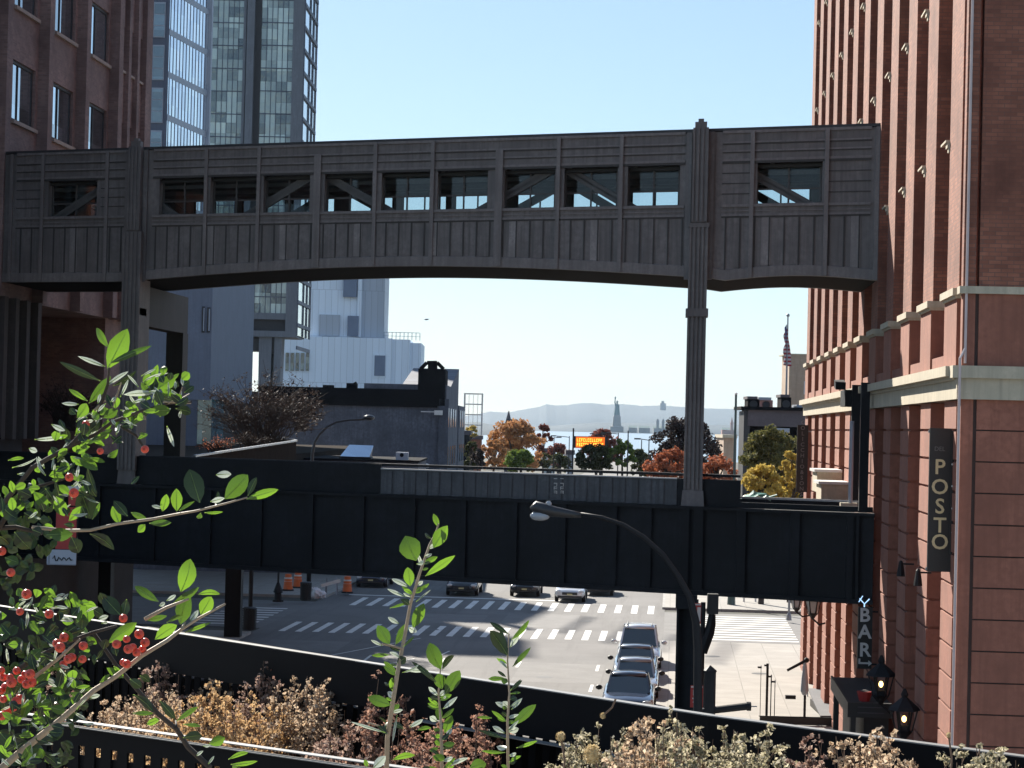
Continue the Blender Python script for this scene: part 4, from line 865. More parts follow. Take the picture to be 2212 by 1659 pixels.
bush('bush', 'large tangled leafless brown bush on the elevated walkway', 'bush', 565, 985, 118, 7.4, 5.0, 5, M['lf_brown'], 150, 3800, .06)
bush('bush', 'lower brown bush at the right of the tangle, against the warehouse parapet', 'bush', 650, 930, 122, 2.6, 2.4, 6, M['lf_brown'], 50, 1600, .07)
bush('bush', 'small rusty red shrub at the left foot of the tangled bush', 'bush', 470, 982, 104, 2.2, 1.0, 7, M['lf_pink'], 36, 500, .035)
bush('bush', 'small rusty shrub under the middle of the tangled bush', 'bush', 545, 965, 107, 2.0, .8, 8, M['lf_brown'], 36, 600, .035)
bush('bush', 'dark scrub behind the left bridge column', 'bush', 140, 930, 92, 3.0, 2.4, 18, M['lf_brown'], 60, 900, .05)
# ================================================================ CARS
M['tyre'] = mat('tyre_rubber', (.02, .02, .02), .85, .1, 5); M['rim'] = mat('wheel_metal', (.35, .35, .36), .35, .1, 5, metal=.8)
M['carglass'] = glass('car_glass', (.015, .02, .025), .04, 1.0, 5, 5, .1); M['carlamp'] = mat('headlamp_lens', (.6, .62, .62), .15, .05, 5); M['trim'] = mat('black_trim', (.02, .02, .02), .5, .1, 5)
M['plate'] = mat('number_plate', (.55, .5, .25), .5, .1, 5)
def paint(name, c):
    m, t, b = nt(name); o = coords(t); t.links.new(mixc(t, ramp(t, noise(t, o, 3, 4), .4, .8), c, tuple(x*.85 for x in c)), b.inputs['Base Color'])
    b.inputs['Roughness'].default_value = .22; b.inputs['Metallic'].default_value = .25; b.inputs['Coat Weight'].default_value = .9; b.inputs['Coat Roughness'].default_value = .04; return m
P_ = {k: paint(k + '_car_paint', c) for k, c in (('black', (.015,.017,.022)), ('silver', (.36,.38,.42)), ('grey', (.16,.18,.21)), ('white', (.68,.69,.70)), ('darkblue', (.03,.04,.07)))}
def loft(mb, secs):
    """sections: list of (y, [(x, z), ...]) for one half, mirrored; consecutive sections are joined"""
    rows = []
    for y, pts in secs:
        row = [(x, y, z) for x, z in pts] + [(-x, y, z) for x, z in reversed(pts)]
        rows.append(len(mb.v)); mb.v += [V(p) for p in row]; n = len(row)
    for a, b in zip(rows, rows[1:]):
        for i in range(n): f_ = (a+i, a+(i+1) % n, b+(i+1) % n, b+i); mb.f.append(f_); mb.m.append(0)
    mb.f.append(tuple(range(rows[0], rows[0]+n))[::-1]); mb.m.append(0); mb.f.append(tuple(range(rows[-1], rows[-1]+n))); mb.m.append(0)
def car(label, pk, kind='sedan', grp='cars parked along the kerb'):
    L, Wd, H = {'sedan': (4.7, 1.82, 1.45), 'suv': (4.8, 1.95, 1.80), 'pickup': (4.9, 1.9, 1.5)}[kind]
    t_ = thing('parked_car', label, 'car', (0, 0, 0), grp); hw = Wd/2; hb = H*.60 if kind == 'suv' else H*.62; pt_ = P_[pk]
    b = MB()                                                     # nose at y = -L/2
    def sec(y, w, zb, zs, zt, wt): return (y, [(w*.80, zb), (w, zb+.14), (w, zs-.10), (w*.97, zs), (wt, zt), (0.001, zt+.02)])
    y0 = -L/2
    loft(b, [sec(y0, hw*.86, .30, .58, .62, hw*.7), sec(y0+.10, hw*.95, .22, .68, .74, hw*.75), sec(y0+.5, hw, .20, .76, hb-.10, hw*.80), sec(y0+1.25, hw, .20, .84, hb-.02, hw*.84),
             sec(y0+2.3, hw, .20, .88, hb, hw*.86), sec(y0+3.7, hw, .20, .90, hb+.02, hw*.86), sec(y0+L-.45, hw, .22, .88, hb+.03 if kind != 'suv' else hb+.05, hw*.84), sec(y0+L-.08, hw*.95, .28, .80, hb-.02, hw*.78), sec(y0+L, hw*.88, .34, .66, .80, hw*.7)])
    bo = mk('body', b, pt_, t_, smooth=True); s_ = bo.modifiers.new('sub', 'SUBSURF'); s_.levels = s_.render_levels = 1
    ws, we, rs, re = y0+1.25, y0+1.95, (y0+3.35 if kind != 'suv' else y0+4.25), (y0+4.0 if kind != 'suv' else y0+4.6)
    g = MB(); loft(g, [(ws, [(hw*.80, hb-.06), (hw*.80, hb-.04), (0.001, hb-.02)]), (we, [(hw*.84, hb-.04), (hw*.68, H-.07), (0.001, H-.03)]), (rs, [(hw*.84, hb-.04), (hw*.68, H-.07), (0.001, H-.04)]), (re, [(hw*.80, hb-.04), (hw*.76, hb+.06), (0.001, hb+.08)])])
    mk('glasshouse', g, M['carglass'], t_)
    r_ = MB(); loft(r_, [(we-.06, [(hw*.69, H-.085), (hw*.60, H-.02), (0.001, H)]), ((we+rs)/2, [(hw*.70, H-.07), (hw*.62, H), (0.001, H+.03)]), (rs+.06, [(hw*.69, H-.085), (hw*.60, H-.02), (0.001, H)])]); mk('roof', r_, pt_, t_, smooth=True)
    for sg in (-1, 1):
        for p_, q_, w_ in (((sg*hw*.81, ws+.02, hb-.04), (sg*hw*.69, we, H-.075), .07), ((sg*hw*.69, rs, H-.075), (sg*hw*.79, re-.05, hb+.03), .09), ((sg*hw*.845, (we+rs)/2, hb-.05), (sg*hw*.69, (we+rs)/2, H-.075), .05)): mk('window_pillar', MB().bar(p_, q_, w_, .06), pt_, t_)
        mk('mirror', MB().ball((sg*(hw+.13), ws+.42, hb+.08), .12, 8, 1.1, .7, .8), M['trim'] if pk != 'white' else pt_, t_, smooth=True)
        mk('headlight', MB().ball((sg*hw*.74, y0+.10, .66), .15, 8, 1.3, .6, .6), M['carlamp'], t_, smooth=True)
        mk('tail_light', MB().box(sg*hw*.80-.1, sg*hw*.80+.1, y0+L-.10, y0+L-.01, .68, .86), P_['darkblue'], t_)
        for yy in (y0+.85, y0+L-.9):
            w = mk('wheel', MB().tube([(sg*(hw-.20), yy, .33), (sg*(hw+.005), yy, .33)], .33, 16), M['tyre'], t_); mk('rim', MB().tube([(sg*(hw-.0), yy, .33), (sg*(hw+.02), yy, .33)], .2, 12), M['rim'], w)
    mk('grille', MB().box(-hw*.5, hw*.5, y0-.02, y0+.05, .46, .62), M['trim'], t_); mk('bumper', MB().box(-hw*.8, hw*.8, y0-.03, y0+.12, .30, .40), M['trim'], t_); mk('number_plate', MB().box(-.16, .16, y0-.045, y0-.025, .44, .54), M['plate'], t_)
    for dx in (-.35, .25): mk('wiper', MB().bar((dx, ws+.06, hb-.0), (dx+.4, ws+.25, hb+.12), .02), M['trim'], t_)
    if kind == 'suv':
        for sg in (-1, 1): mk('roof_rail', MB().tube([(sg*hw*.56, we+.2, H+.05), (sg*hw*.56, rs-.2, H+.05)], .025, 5), M['trim'], t_)
    return t_
def put(t_, x, y, rz=0, z=0): t_.location = (x, y, z); t_.rotation_euler = (0, 0, rz)
put(car('black car with a shiny blue reflecting hood, nearest in the kerb row', 'darkblue', 'pickup'), -1.45, 86.6)
put(car('silver sedan second in the kerb row, right behind the black car', 'silver', 'sedan'), -1.30, 92.4)
put(car('grey sedan third in the kerb row, between silver sedan and white suv', 'grey', 'sedan'), -1.38, 98.0)
put(car('white suv last in the kerb row, nearest the crosswalk', 'white', 'suv'), -1.32, 103.6)
g2 = 'cars waiting beyond the far crosswalk'
for (x, y, pk, kd, lab) in ((1230, 1302, 'white', 'sedan', 'white fronted car waiting beyond the far crosswalk, sun on its hood'), (1132, 1290, 'black', 'sedan', 'dark sedan waiting just left of the white fronted car'), (996, 1288, 'black', 'suv', 'black suv waiting in shade behind the tall leafy stem'), (800, 1270, 'darkblue', 'suv', 'dark blue suv waiting beside the orange barrels'), (1292, 1288, 'grey', 'sedan', 'grey sedan waiting right of the white fronted car')):
    p = pZ(x, y, 0); put(car(lab, pk, kd, g2), p.x, p.y + 2.4)
g3 = 'cars far down the avenue'
src = None
for (x, y, pk, lab) in ((1180, 1001, 'white', 'tiny white car right of the bright green tree'), (1218, 1003, 'silver', 'tiny pale car just left of the sign post'), (1262, 1005, 'white', 'tiny white car under the lit sign'), (1296, 1005, 'white', 'tiny white car at the foot of the olive tree'), (1322, 1008, 'silver', 'tiny silver car right of the olive tree')):
    D = 340; q = pD(x, y, D); put(car(lab, pk, 'sedan', g3), q.x, q.y, .2, 0)
g4 = [('black', 'dark car deep in the shade left of the girder column', 292, 1300)]
# ================================================================ STREET FURNITURE
M['orange'] = mat('barrel_orange', (.62, .13, .03), .55, .15, 3); M['stripe'] = mat('reflective_white', (.6, .58, .55), .4, .1, 3)
M['binm'] = mat('bin_black', (.02, .022, .024), .6, .2, 3); M['bag'] = mat('plastic_bag', (.62, .63, .66), .4, .1, 4); M['blackpole'] = mat('black_pole_paint', (.014, .014, .016), .6, .2, 3, spec=.25)
def barrel(x, y, lab):
    p = pZ(x, y, .13); t_ = thing('traffic_barrel', lab, 'barrel', tuple(p), 'orange traffic barrels on the far corner'); k = (p.x, p.y, p.z)
    mk('base', MB().lathe(k, [(.36,0),(.36,.08),(.3,.1)], 12), M['tyre'], t_)
    mk('body', MB().lathe(k, [(.29,.1),(.28,.32),(.26,.34),(.26,.56),(.24,.58),(.24,.8),(.21,.82),(.20,1.0),(.1,1.03)], 14), M['orange'], t_)
    for z in (.34, .58, .82): mk('stripe', MB().lathe(k, [(.275-.12*z*.3,z-.09),(.272-.12*z*.3,z-.0)], 14), M['stripe'], t_)
barrel(750, 1281, 'bright orange barrel by the far crosswalk'); barrel(622, 1276, 'orange barrel half hidden behind the dark bin'); barrel(643, 1270, 'orange barrel farthest left of the pair behind the bin')
def bin_(x, y, h, r, lab):
    p = pZ(x, y, .13); t_ = thing('trash_bin', lab, 'bin', tuple(p)); k = tuple(p)
    q = MB(); 
    for j in range(14): a = 2*pi*j/14; q.bar((p.x+r*cos(a), p.y+r*sin(a), p.z+.05), (p.x+r*1.08*cos(a), p.y+r*1.08*sin(a), p.z+h), .05, .02)
    mk('slats', q, M['binm'], t_); mk('liner', MB().lathe(k, [(r*.9,.02),(r*.98,h*.97)], 12), M['binm'], t_); mk('rim', MB().lathe(k, [(r*1.12,h),(r*1.14,h+.05),(r*.8,h+.1)], 14), M['binm'], t_)
bin_(538, 1362, 1.05, .33, 'black slatted bin on the shaded corner beside the signal pole'); bin_(660, 1298, 1.0, .30, 'dark round bin beside the white plastic bags')
p = pZ(684, 1291, .13); t_ = thing('rubbish_bag', 'crumpled white plastic bags heaped beside the dark bin', 'bag', tuple(p))
for j, (dx, dy, r_, sz) in enumerate(((0,0,.30,1.1), (.28,.05,.26,.9), (-.15,.1,.24,1.5))):
    o_ = mk('bag', MB().ball((p.x+dx, p.y+dy, p.z+r_*sz*.8), r_, 12, 1, .9, sz), M['bag'], t_, smooth=False); rg = random.Random(j)
    for v in o_.data.vertices: v.co += V((rg.gauss(0,.035), rg.gauss(0,.035), rg.gauss(0,.03)))
p = pZ(715, 1284, .13); t_ = thing('barricade', 'folded metal barricade leaning among the barrels', 'barricade', tuple(p))
for sg in (-.35, .35): mk('leg', MB().bar((p.x+sg, p.y-.2, p.z), (p.x+sg*.8, p.y+.15, p.z+1.0), .05), M['polemetal'], t_); mk('leg', MB().bar((p.x+sg, p.y+.4, p.z), (p.x+sg*.8, p.y+.17, p.z+1.0), .05), M['polemetal'], t_)
mk('board', MB().bar((p.x-.6, p.y-.05, p.z+.5), (p.x+.55, p.y, p.z+.85), .04, .2), M['stripe'], t_)
# far left signal pole
p = pZ(540, 1350, .13)
t_ = thing('signal_pole', 'black pole with a small signal box on the shaded left corner', 'traffic light', tuple(p))
mk('pole', MB().tube([tuple(p), (p.x, p.y, 5.6)], .11, 8), M['blackpole'], t_); q = mk('signal_box', MB().box(p.x-.75, p.x-.40, p.y-.15, p.y+.15, 2.7, 3.5), M['blackpole'], t_); mk('bracket', MB().bar((p.x-.4, p.y, 3.4), (p.x, p.y, 3.4), .05), M['blackpole'], t_)
mk('visor', MB().tube([(p.x-.575, p.y-.32, 3.25), (p.x-.575, p.y-.15, 3.25)], .12, 8), M['blackpole'], q)
p = pZ(600, 1300, .13); t_ = thing('hydrant_post', 'thin dark pole with a stout base on the far left corner', 'pole', tuple(p))
mk('pole', MB().tube([tuple(p), (p.x, p.y, 4.2)], .06, 6), M['blackpole'], t_); mk('base', MB().lathe(tuple(p), [(.22,0),(.2,.5),(.28,.55),(.16,.9),(.08,1.1)], 8), M['blackpole'], t_)
mk('base_step', MB().lathe(tuple(p), [(.32,0),(.32,.12)], 8), M['blackpole'], t_)
# big curved street lamp
f = cf(45); lp, z0 = LZ(1511, 1480, 45)
M['lampgrey'] = mat('lamp_grey', (.035, .035, .038), .4, .2, 3, metal=.3); M['lens'] = mat('lamp_lens', (.30, .32, .35), .12, .05, 8)
t_ = thing('street_lamp', 'large black street lamp with a long curving arm before the girder', 'street lamp', f(lp, 0, .13))
pts = [(lp, 0, .13), (lp-.02, 0, 4.6)]
for x, y in ((1507, 1400), (1503, 1345), (1490, 1290), (1465, 1245), (1430, 1196), (1390, 1160), (1345, 1133), (1300, 1118), (1250, 1110)): l_, z_ = LZ(x, y, 45); pts.append((l_, 0, z_))
mk('pole', MB(f).tube(pts, [.11, .09, .085, .075, .065, .055, .05, .045, .042, .04, .04], 10), M['blackpole'], t_, smooth=True)
mk('base', MB(f).lathe((lp, 0, .13), [(.28,0),(.26,.5),(.16,.7),(.12,1.1)], 8), M['blackpole'], t_)
l0, z0 = LZ(1250, 1112, 45); l1, z1 = LZ(1143, 1098, 45); hd = MB()
hd.tube([f(l0+.05, 0, z0), f(l0-.12, 0, z0+.01), f(l0-.45, 0, z0+.05), f((l0+l1)/2-.2, 0, z1-.02), f(l1+.12, 0, z1+.03), f(l1+.02, 0, z1-.0)], [.05, .07, .10, .13, .12, .03], 10)
ho = mk('lamp_head', hd, M['lampgrey'], t_, smooth=True)
lc, zc_ = LZ(1166, 1122, 45); mk('lens', MB(f).ball((lc, 0, zc_+.07), .17, 12, 1.15, .75, .55), M['lens'], ho, smooth=True)
lc, zc_ = LZ(1185, 1091, 45); mk('photocell', MB(f).lathe((lc, 0, zc_-.04), [(.05,0),(.06,.08),(.03,.12)], 8), M['lens'], ho)
# arched lamp on the low roof
f = cf(140); t_ = thing('street_lamp', 'slender arched lamp lit by the sun before the dark warehouse wall', 'street lamp', f(LZ(676, 980, 140)[0], 0, .13))
pts = [(LZ(674, 1000, 140)[0], 0, .13)] + [(LZ(x, y, 140)[0], 0, LZ(x, y, 140)[1]) for x, y in ((675, 980), (680, 955), (690, 938), (706, 922), (728, 911), (755, 907), (788, 906))]
mk('pole', MB(f).tube(pts, [.15, .10, .09, .08, .075, .07, .06, .06], 8), M['lampgrey'], t_, smooth=True)
l_, z_ = LZ(797, 903, 140); mk('lamp_head', MB(f).ball((l_, 0, z_+.03), .36, 10, 1.0, 1.2, .5), M['lampgrey'], t_, smooth=True); mk('lens', MB(f).ball((l_-.02, 0, z_-.06), .24, 10, 1, 1, .5), M['lens'], t_, smooth=True)
# signal post with pyramid cap and a mast arm
f = cf(46); l0, zt2 = LZ(1520, 1450, 46); l1, _ = LZ(1546, 1450, 46); lc = (l0+l1)/2; zc2 = LZ(1533, 1436, 46)[1]
t_ = thing('signal_post', 'thick dark post with a pointed cap and a round mast arm at the kerb', 'post', f(lc, 0, .13))
mk('post', MB(f).lathe((lc, 0, .13), [(.16,0),(.16,.6),(.118,.7),(.118,zt2-.13)], 8), M['blackpole'], t_); mk('cap', MB(f).lathe((lc, 0, zt2), [(.13,0),(.13,.03),(.01,zc2-zt2)], 8), M['blackpole'], t_)
a0, za = LZ(1500, 1537, 46); a1, zb = LZ(1612, 1524, 46)
mk('mast_arm', MB(f).tube([(a0, 0, za), (a1, 0, zb)], [.07, .075], 10), M['blackpole'], t_); mk('end_cap', MB(f).tube([(a1, 0, zb), (a1+.08, 0, zb)], .09, 10), M['blackpole'], t_); mk('bolt', MB(f).tube([(a1+.08, 0, zb), (a1+.2, 0, zb)], .012, 5), M['polemetal'], t_)
# red and white signs
M['signred'] = mat('sign_red', (.42, .035, .03), .5, .1, 3)
def redsign(x0, x1, y0, y1, D, lab, rows):
    f = cf(D); l0, z1 = LZ(x0, y0, D); l1, z0 = LZ(x1, y1, D); lc = (l0+l1)/2; t_ = thing('parking_sign', lab, 'sign', f(lc, 0, .13), None)
    mk('post', MB(f).tube([(lc+.02, .05, .13), (lc+.02, .05, z1+.1)], .03, 6), M['blackpole'], t_); pl = mk('panel', MB(f).box(l0, l1, 0, .015, z0, z1), M['signred'], t_)
    q = MB(f); h = z1-z0; q.box(l0+.01, l1-.01, -.006, -.001, z1-h*.10, z1-h*.03)
    for a, b_, c, d in rows: q.box(l0+(l1-l0)*a, l0+(l1-l0)*b_, -.006, -.001, z0+h*c, z0+h*d)
    mk('lettering', q, M['stripe'], pl)
redsign(1491, 1517, 1479, 1527, 62, 'red and white parking sign low beside the girder column', ((.2,.45,.66,.70),(.2,.28,.55,.8),(.38,.46,.55,.8),(.52,.8,.74,.80),(.52,.6,.56,.74),(.72,.8,.56,.8),(.15,.5,.38,.44),(.55,.9,.38,.44),(.2,.8,.22,.27)))
redsign(1496, 1513, 1302, 1346, 64, 'smaller red and white sign high under the girder', ((.55,.95,.1,.8),(.1,.4,.55,.65)))
# pedestrian signal silhouette
f = cf(66); l_, z_ = LZ(1538, 1305, 66)
t_ = thing('traffic_light', 'dark traffic light on a hooked bracket under the girder end', 'traffic light', f(LZ(1517, 1365, 66)[0], 0, .13))
lq = LZ(1517, 1365, 66)[0]
mk('pole', MB(f).tube([(lq, 0, .13), (lq, 0, LZ(1517, 1300, 66)[1])], .07, 8), M['blackpole'], t_)
mk('bracket', MB(f).tube([(lq, 0, LZ(0, 1366+9.8, 66)[1]+.06), (lq+.18, 0, LZ(1525, 1366, 66)[1]), (l_-.02, 0, LZ(1536, 1347, 66)[1]), (l_, 0, LZ(1538, 1326, 66)[1])], [.14, .15, .13, .10], 8), M['blackpole'], t_)
hs = mk('signal_head', MB(f).box(l_-.14, l_+.16, -.14, .14, LZ(1538, 1325, 66)[1], LZ(1538, 1282, 66)[1]), M['binm'], t_)
for k in range(3): mk('visor', MB(f).tube([(l_, .14, LZ(1538, 1317-13*k, 66)[1]), (l_, .32, LZ(1538, 1317-13*k, 66)[1])], .09, 8), M['blackpole'], hs)
# bollards at the far corner, near the trees
for k, (x, y, lab) in enumerate(((1607, 1300, 'thin white post under the girder, left of a pair'), (1632, 1300, 'thin white post under the girder, right of a pair'))):
    p = pZ(x, y, .13); t_ = thing('bollard', lab, 'bollard', tuple(p)); mk('post', MB().tube([tuple(p), (p.x, p.y, 1.1)], .06, 8), M['white'], t_); mk('cap', MB().ball((p.x, p.y, 1.1), .07), M['stripe'], t_)
p = pZ(1704, 1340, .13); t_ = thing('street_pole', 'grey pole standing by the kerb of the side street crosswalk', 'pole', tuple(p)); mk('pole', MB().tube([tuple(p), (p.x, p.y, 4)], .07, 8), M['polemetal'], t_); mk('base', MB().lathe(tuple(p), [(.16,0),(.12,.3),(.08,.4)], 8), M['polemetal'], t_)
# ================================================================ SIGNS AND LANTERNS ON THE BRICK BUILDING
M['signblack'] = mat('sign_black', (.014, .013, .013), .5, .2, 2); M['cream'] = mat('cream_letters', (.62, .50, .28), .5, .05, 3); M['greylet'] = mat('grey_letters', (.16, .155, .15), .6, .1, 3)
def blade(name, lab, x0, x1, y0, y1, Y, thick=.12):
    a = pY(x0, (y0+y1)/2, Y); b = pY(x1, (y0+y1)/2, Y); zt2 = pY((x0+x1)/2, y0, Y).z; zb = pY((x0+x1)/2, y1, Y).z
    t_ = thing(name, lab, 'sign', (a.x, Y, zb)); pl = mk('panel', MB().box(a.x, b.x, Y, Y+thick, zb, zt2), M['signblack'], t_); return t_, pl, a.x, b.x, zb, zt2
t_, pl, xa, xb, zb, zt2 = blade('blade_sign', 'tall black blade sign reading POSTO in cream letters near the corner', 2006, 2053, 925, 1235, 49.2)
mk('side_lamp_strip', MB().box(xb, xb+.06, 49.15, 49.30, zb, zt2-.05), M['signblack'], t_)
for z in (zb+.02, zt2-.10): mk('bracket', MB().box(xa-.02, 6.3, 49.30, 49.36, z, z+.06), M['polemetal'], t_)
for ch, y in zip('POSTO', (1010, 1053, 1095, 1136, 1172)): q = pY(2030, y, 49.2); text_part(ch, .44, M['cream'], t_, (q.x, 49.2-.012, q.z), (1, 0, 0), depth=.01, bold=.006, name='letter')
q = pY(2030, 970, 49.2); text_part('DEL', .13, M['greylet'], t_, (q.x, 49.19, q.z), (1, 0, 0), depth=.005, name='letter')
M['bulb'] = emit('small_bulb', (1, .95, .85), 1.2)
for y in (1003, 1050, 1098, 1150, 1200): q = pY(2056, y, 49.2); mk('bulb', MB().ball((q.x, 49.10, q.z), .022, 6), M['white'], t_)
t_, pl, xa, xb, zb, zt2 = blade('blade_sign', 'thin black blade sign reading COLICCHIO & SONS at the far end of the facade', 1721, 1745, 918, 1063, 100)
text_part('\n'.join('COLICCHIO&SONS'.replace('&', '&')), .235, M['greylet'], t_, (( xa+xb)/2, 99.985, (zb+zt2)/2+.0), (1, 0, 0), depth=.005, bold=.004)
mk('bracket', MB().box(xb, 6.3, 100.03, 100.09, zt2-.3, zt2-.24), M['polemetal'], t_)
t_, pl, xa, xb, zb, zt2 = blade('bar_sign', 'black vertical BAR sign with an arrow and a lit blue cocktail on top', 1853, 1884, 1312, 1445, 67.0, .2)
for ch, y in zip('BAR', (1330, 1366, 1405)): q = pY(1868, y, 67); text_part(ch, .54, M['stripe'], t_, (q.x, 66.985, q.z), (1, 0, 0), depth=.008, bold=.012, name='letter')
q = pY(1868, 1432, 67); a_ = MB(); a_.box(q.x-.15, q.x+.10, 66.96, 66.99, q.z-.03, q.z+.02); a_.box(q.x-.18, q.x-.13, 66.96, 66.99, q.z-.03, q.z+.12)
a_.prism([(q.x+.10, 66.96, q.z-.09), (q.x+.20, 66.96, q.z-.005), (q.x+.10, 66.96, q.z+.08)], (0, .03, 0)); mk('arrow', a_, M['stripe'], t_)
M['neon'] = emit('blue_neon', (.45, .7, 1.0), .45); q = pY(1868, 1303, 67)
g_ = MB(); g_.tube([(q.x-.14, 67.1, q.z+.12), (q.x, 67.1, q.z-.03), (q.x+.14, 67.1, q.z+.12)], .02, 5); g_.tube([(q.x, 67.1, q.z-.03), (q.x, 67.1, q.z-.15)], .02, 5); g_.tube([(q.x-.12, 67.1, q.z-.15), (q.x+.12, 67.1, q.z-.15)], .025, 5); g_.tube([(q.x-.16, 67.1, q.z+.02), (q.x-.05, 67.1, q.z+.2)], .015, 5)
mk('neon_glass', g_, M['neon'], t_)
for z in (zb+.1, zt2-.15): mk('bracket', MB().box(xb, 5.9, 67.08, 67.13, z, z+.05), M['blackpole'], t_)
M['flame'] = emit('lamp_glow', (1.0, .62, .2), 2.2)
def lantern(x, y, Y, s, lit, lab, hang=False):
    c = pY(x, y, Y); t_ = thing('lantern', lab, 'lantern', tuple(c), 'lanterns along the brick facade'); k = (c.x, c.y, c.z)
    mk('roof', MB().lathe(k, [(.30*s,.16*s),(.26*s,.22*s),(.10*s,.36*s),(.05*s,.40*s),(.07*s,.45*s),(.02*s,.56*s)], 6), M['blackpole'], t_)
    fr = MB()
    for j in range(6): a = pi*j/3; fr.bar((c.x+.24*s*cos(a), c.y+.24*s*sin(a), c.z+.16*s), (c.x+.15*s*cos(a), c.y+.15*s*sin(a), c.z-.22*s), .025*s)
    mk('frame', fr, M['blackpole'], t_); (mk('glass_body', MB().lathe(k, [(.13*s,-.21*s),(.22*s,.15*s)], 6), M['lens'], t_) if not lit else mk('glass_body', MB().lathe(k, [(.12*s,-.21*s),(.10*s,-.12*s)], 6), M['blackpole'], t_)); mk('base', MB().lathe(k, [(.03*s,-.40*s),(.10*s,-.30*s),(.17*s,-.22*s)], 6), M['blackpole'], t_)
    if lit: mk('bulb', MB().ball(k, .045*s, 8, 1, 1, 1.4), M['flame'], t_)
    mk('bracket', MB().tube([(c.x, c.y, c.z-.38*s), (c.x+.25, c.y, c.z-.55*s), (6.0, c.y, c.z-.45*s)], .03*s, 6), M['blackpole'], t_)
lantern(1756, 1309, 88, 1.25, False, 'unlit glass lantern under the girder, farthest along the facade')
lantern(1721, 1300, 97, 1.1, False, 'small pale lantern at the far end of the facade')
lantern(1903, 1478, 61.5, 1.35, True, 'lit black lantern on top of the entrance canopy')
lantern(1953, 1553, 54.5, 1.25, True, 'lit black lantern nearest, right of the entrance canopy')
# flood lamps on piers
for k, (x, y, Y, lab) in enumerate(((1946, 1227, 57.0, 'small black wall spotlight on the second lit pier'), (1983, 1246, 53.2, 'small black wall spotlight beside the POSTO sign foot'))):
    c = pY(x, y, Y); t_ = thing('wall_spotlight', lab, 'spotlight', tuple(c)); mk('head', MB().lathe((c.x, c.y, c.z-.2), [(.10,0),(.09,.1),(.05,.34),(.02,.38)], 8), M['blackpole'], t_); mk('bracket', MB().bar((c.x, c.y, c.z+.1), (5.85, c.y, c.z+.1), .04), M['blackpole'], t_)
# downpipe and wall box under the skybridge
c = MB(); c.box(5.35, 5.55, 69.2, 69.5, 8.4, 11.3); t_ = thing('downpipe', 'grey green downpipe beside the bridge end, standing on the girder', 'pipe', (5.4, 69.2, 8.3)); mk('pipe', MB().tube([(5.3, 70.4, 8.4), (5.3, 70.4, 10.9)], .07, 8), M['lightgrey'], t_); mk('foot', MB().box(5.0, 5.5, 70.2, 70.6, 8.32, 8.45), M['stone'], t_)
t_ = thing('column_frame', 'black steel frame between the girder end and the bridge at the facade', 'frame', (5.2, 71, 8.3))
for (x, nm) in ((1848, 'post'), (1868, 'post')):
    a = pX(x, 1000, 5.5); mk(nm, MB().box(5.35, 5.6, a.y-.12, a.y+.12, 8.3, 12.0), M['vsteel'], t_)
a = pX(1838, 850, 5.6); b_ = pX(1868, 850, 5.6); mk('top_box', MB().box(5.15, 5.7, 71.4, 73.4, 11.35, 11.85), M['vsteel'], t_); mk('flood_lamp', MB().bar((5.0, 71.2, 11.95), (5.0, 72.0, 12.05), .3, .22), M['vsteel'], t_)
# stone balcony boxes on the far facade
for k, (x, y) in enumerate(((1785, 1035), (1798, 1062))):
    a = pX(x, y, 5.3); t_ = thing('facade_sign_box', ('upper' if k == 0 else 'lower') + ' pale green box sign projecting from the far facade above the girder', 'sign'); t_.location = (5.3, a.y, a.z)
    mk('box', MB().box(4.95-.05*k, 5.8, a.y-.5, a.y+2.2, a.z-.45, a.z+.25), M['stone'], t_); mk('hood', MB().box(4.85-.05*k, 5.8, a.y-.6, a.y+2.3, a.z+.25, a.z+.34), M['white'], t_)
# entrance canopy
YK = 61.8; ca_ = pY(1836, 1533, YK); zt3 = pY(1850, 1518, YK).z; zb3 = pY(1850, 1550, YK).z; xk = ca_.x
t_ = thing('entrance_canopy', 'black metal entrance canopy with a dark flat top on the brick facade', 'canopy', (5.2, 62, zb3))
mk('fascia', MB().box(xk, 5.85, YK, YK+.15, zb3, zt3), M['signblack'], t_); mk('fascia', MB().box(xk-.06, xk, YK, 68.5, zb3, zt3), M['signblack'], t_)
fp_ = MB(); fp_.box(xk+.2, 5.65, YK-.04, YK-.001, zb3+.12, zb3+.14); fp_.box(xk+.2, 5.65, YK-.04, YK-.001, zt3-.12, zt3-.10); mk('fascia_moulding', fp_, M['mauve'], t_)
mk('top', MB().box(xk, 5.85, YK+.15, 68.5, zt3-.10, zt3-.04), M['frame_dark'], t_)
for y in (YK+.02, 68.1): mk('post', MB().box(xk+.02, xk+.16, y, y+.14, .13, zb3), M['signblack'], t_)
mk('side_screen', MB().box(xk+.02, xk+.06, YK+.3, 64.5, .13, zb3), M['signblack'], t_)
mk('door_surround', MB().box(5.2, 5.85, 62.6, 67, .13, zb3-.02), M['frame_dark'], t_)
t_ = thing('potted_plant', 'pinkish red plant pot on top of the entrance canopy', 'plant pot', (5.2, 62.6, zt3-.04)); mk('pot', MB().lathe((5.2, 62.6, zt3-.04), [(.14,0),(.2,.22),(.21,.26)], 10), M['signred'], t_); mk('soil', MB().lathe((5.2, 62.6, zt3+.2), [(.19,0),(.05,.06)], 10), M['bark'], t_)
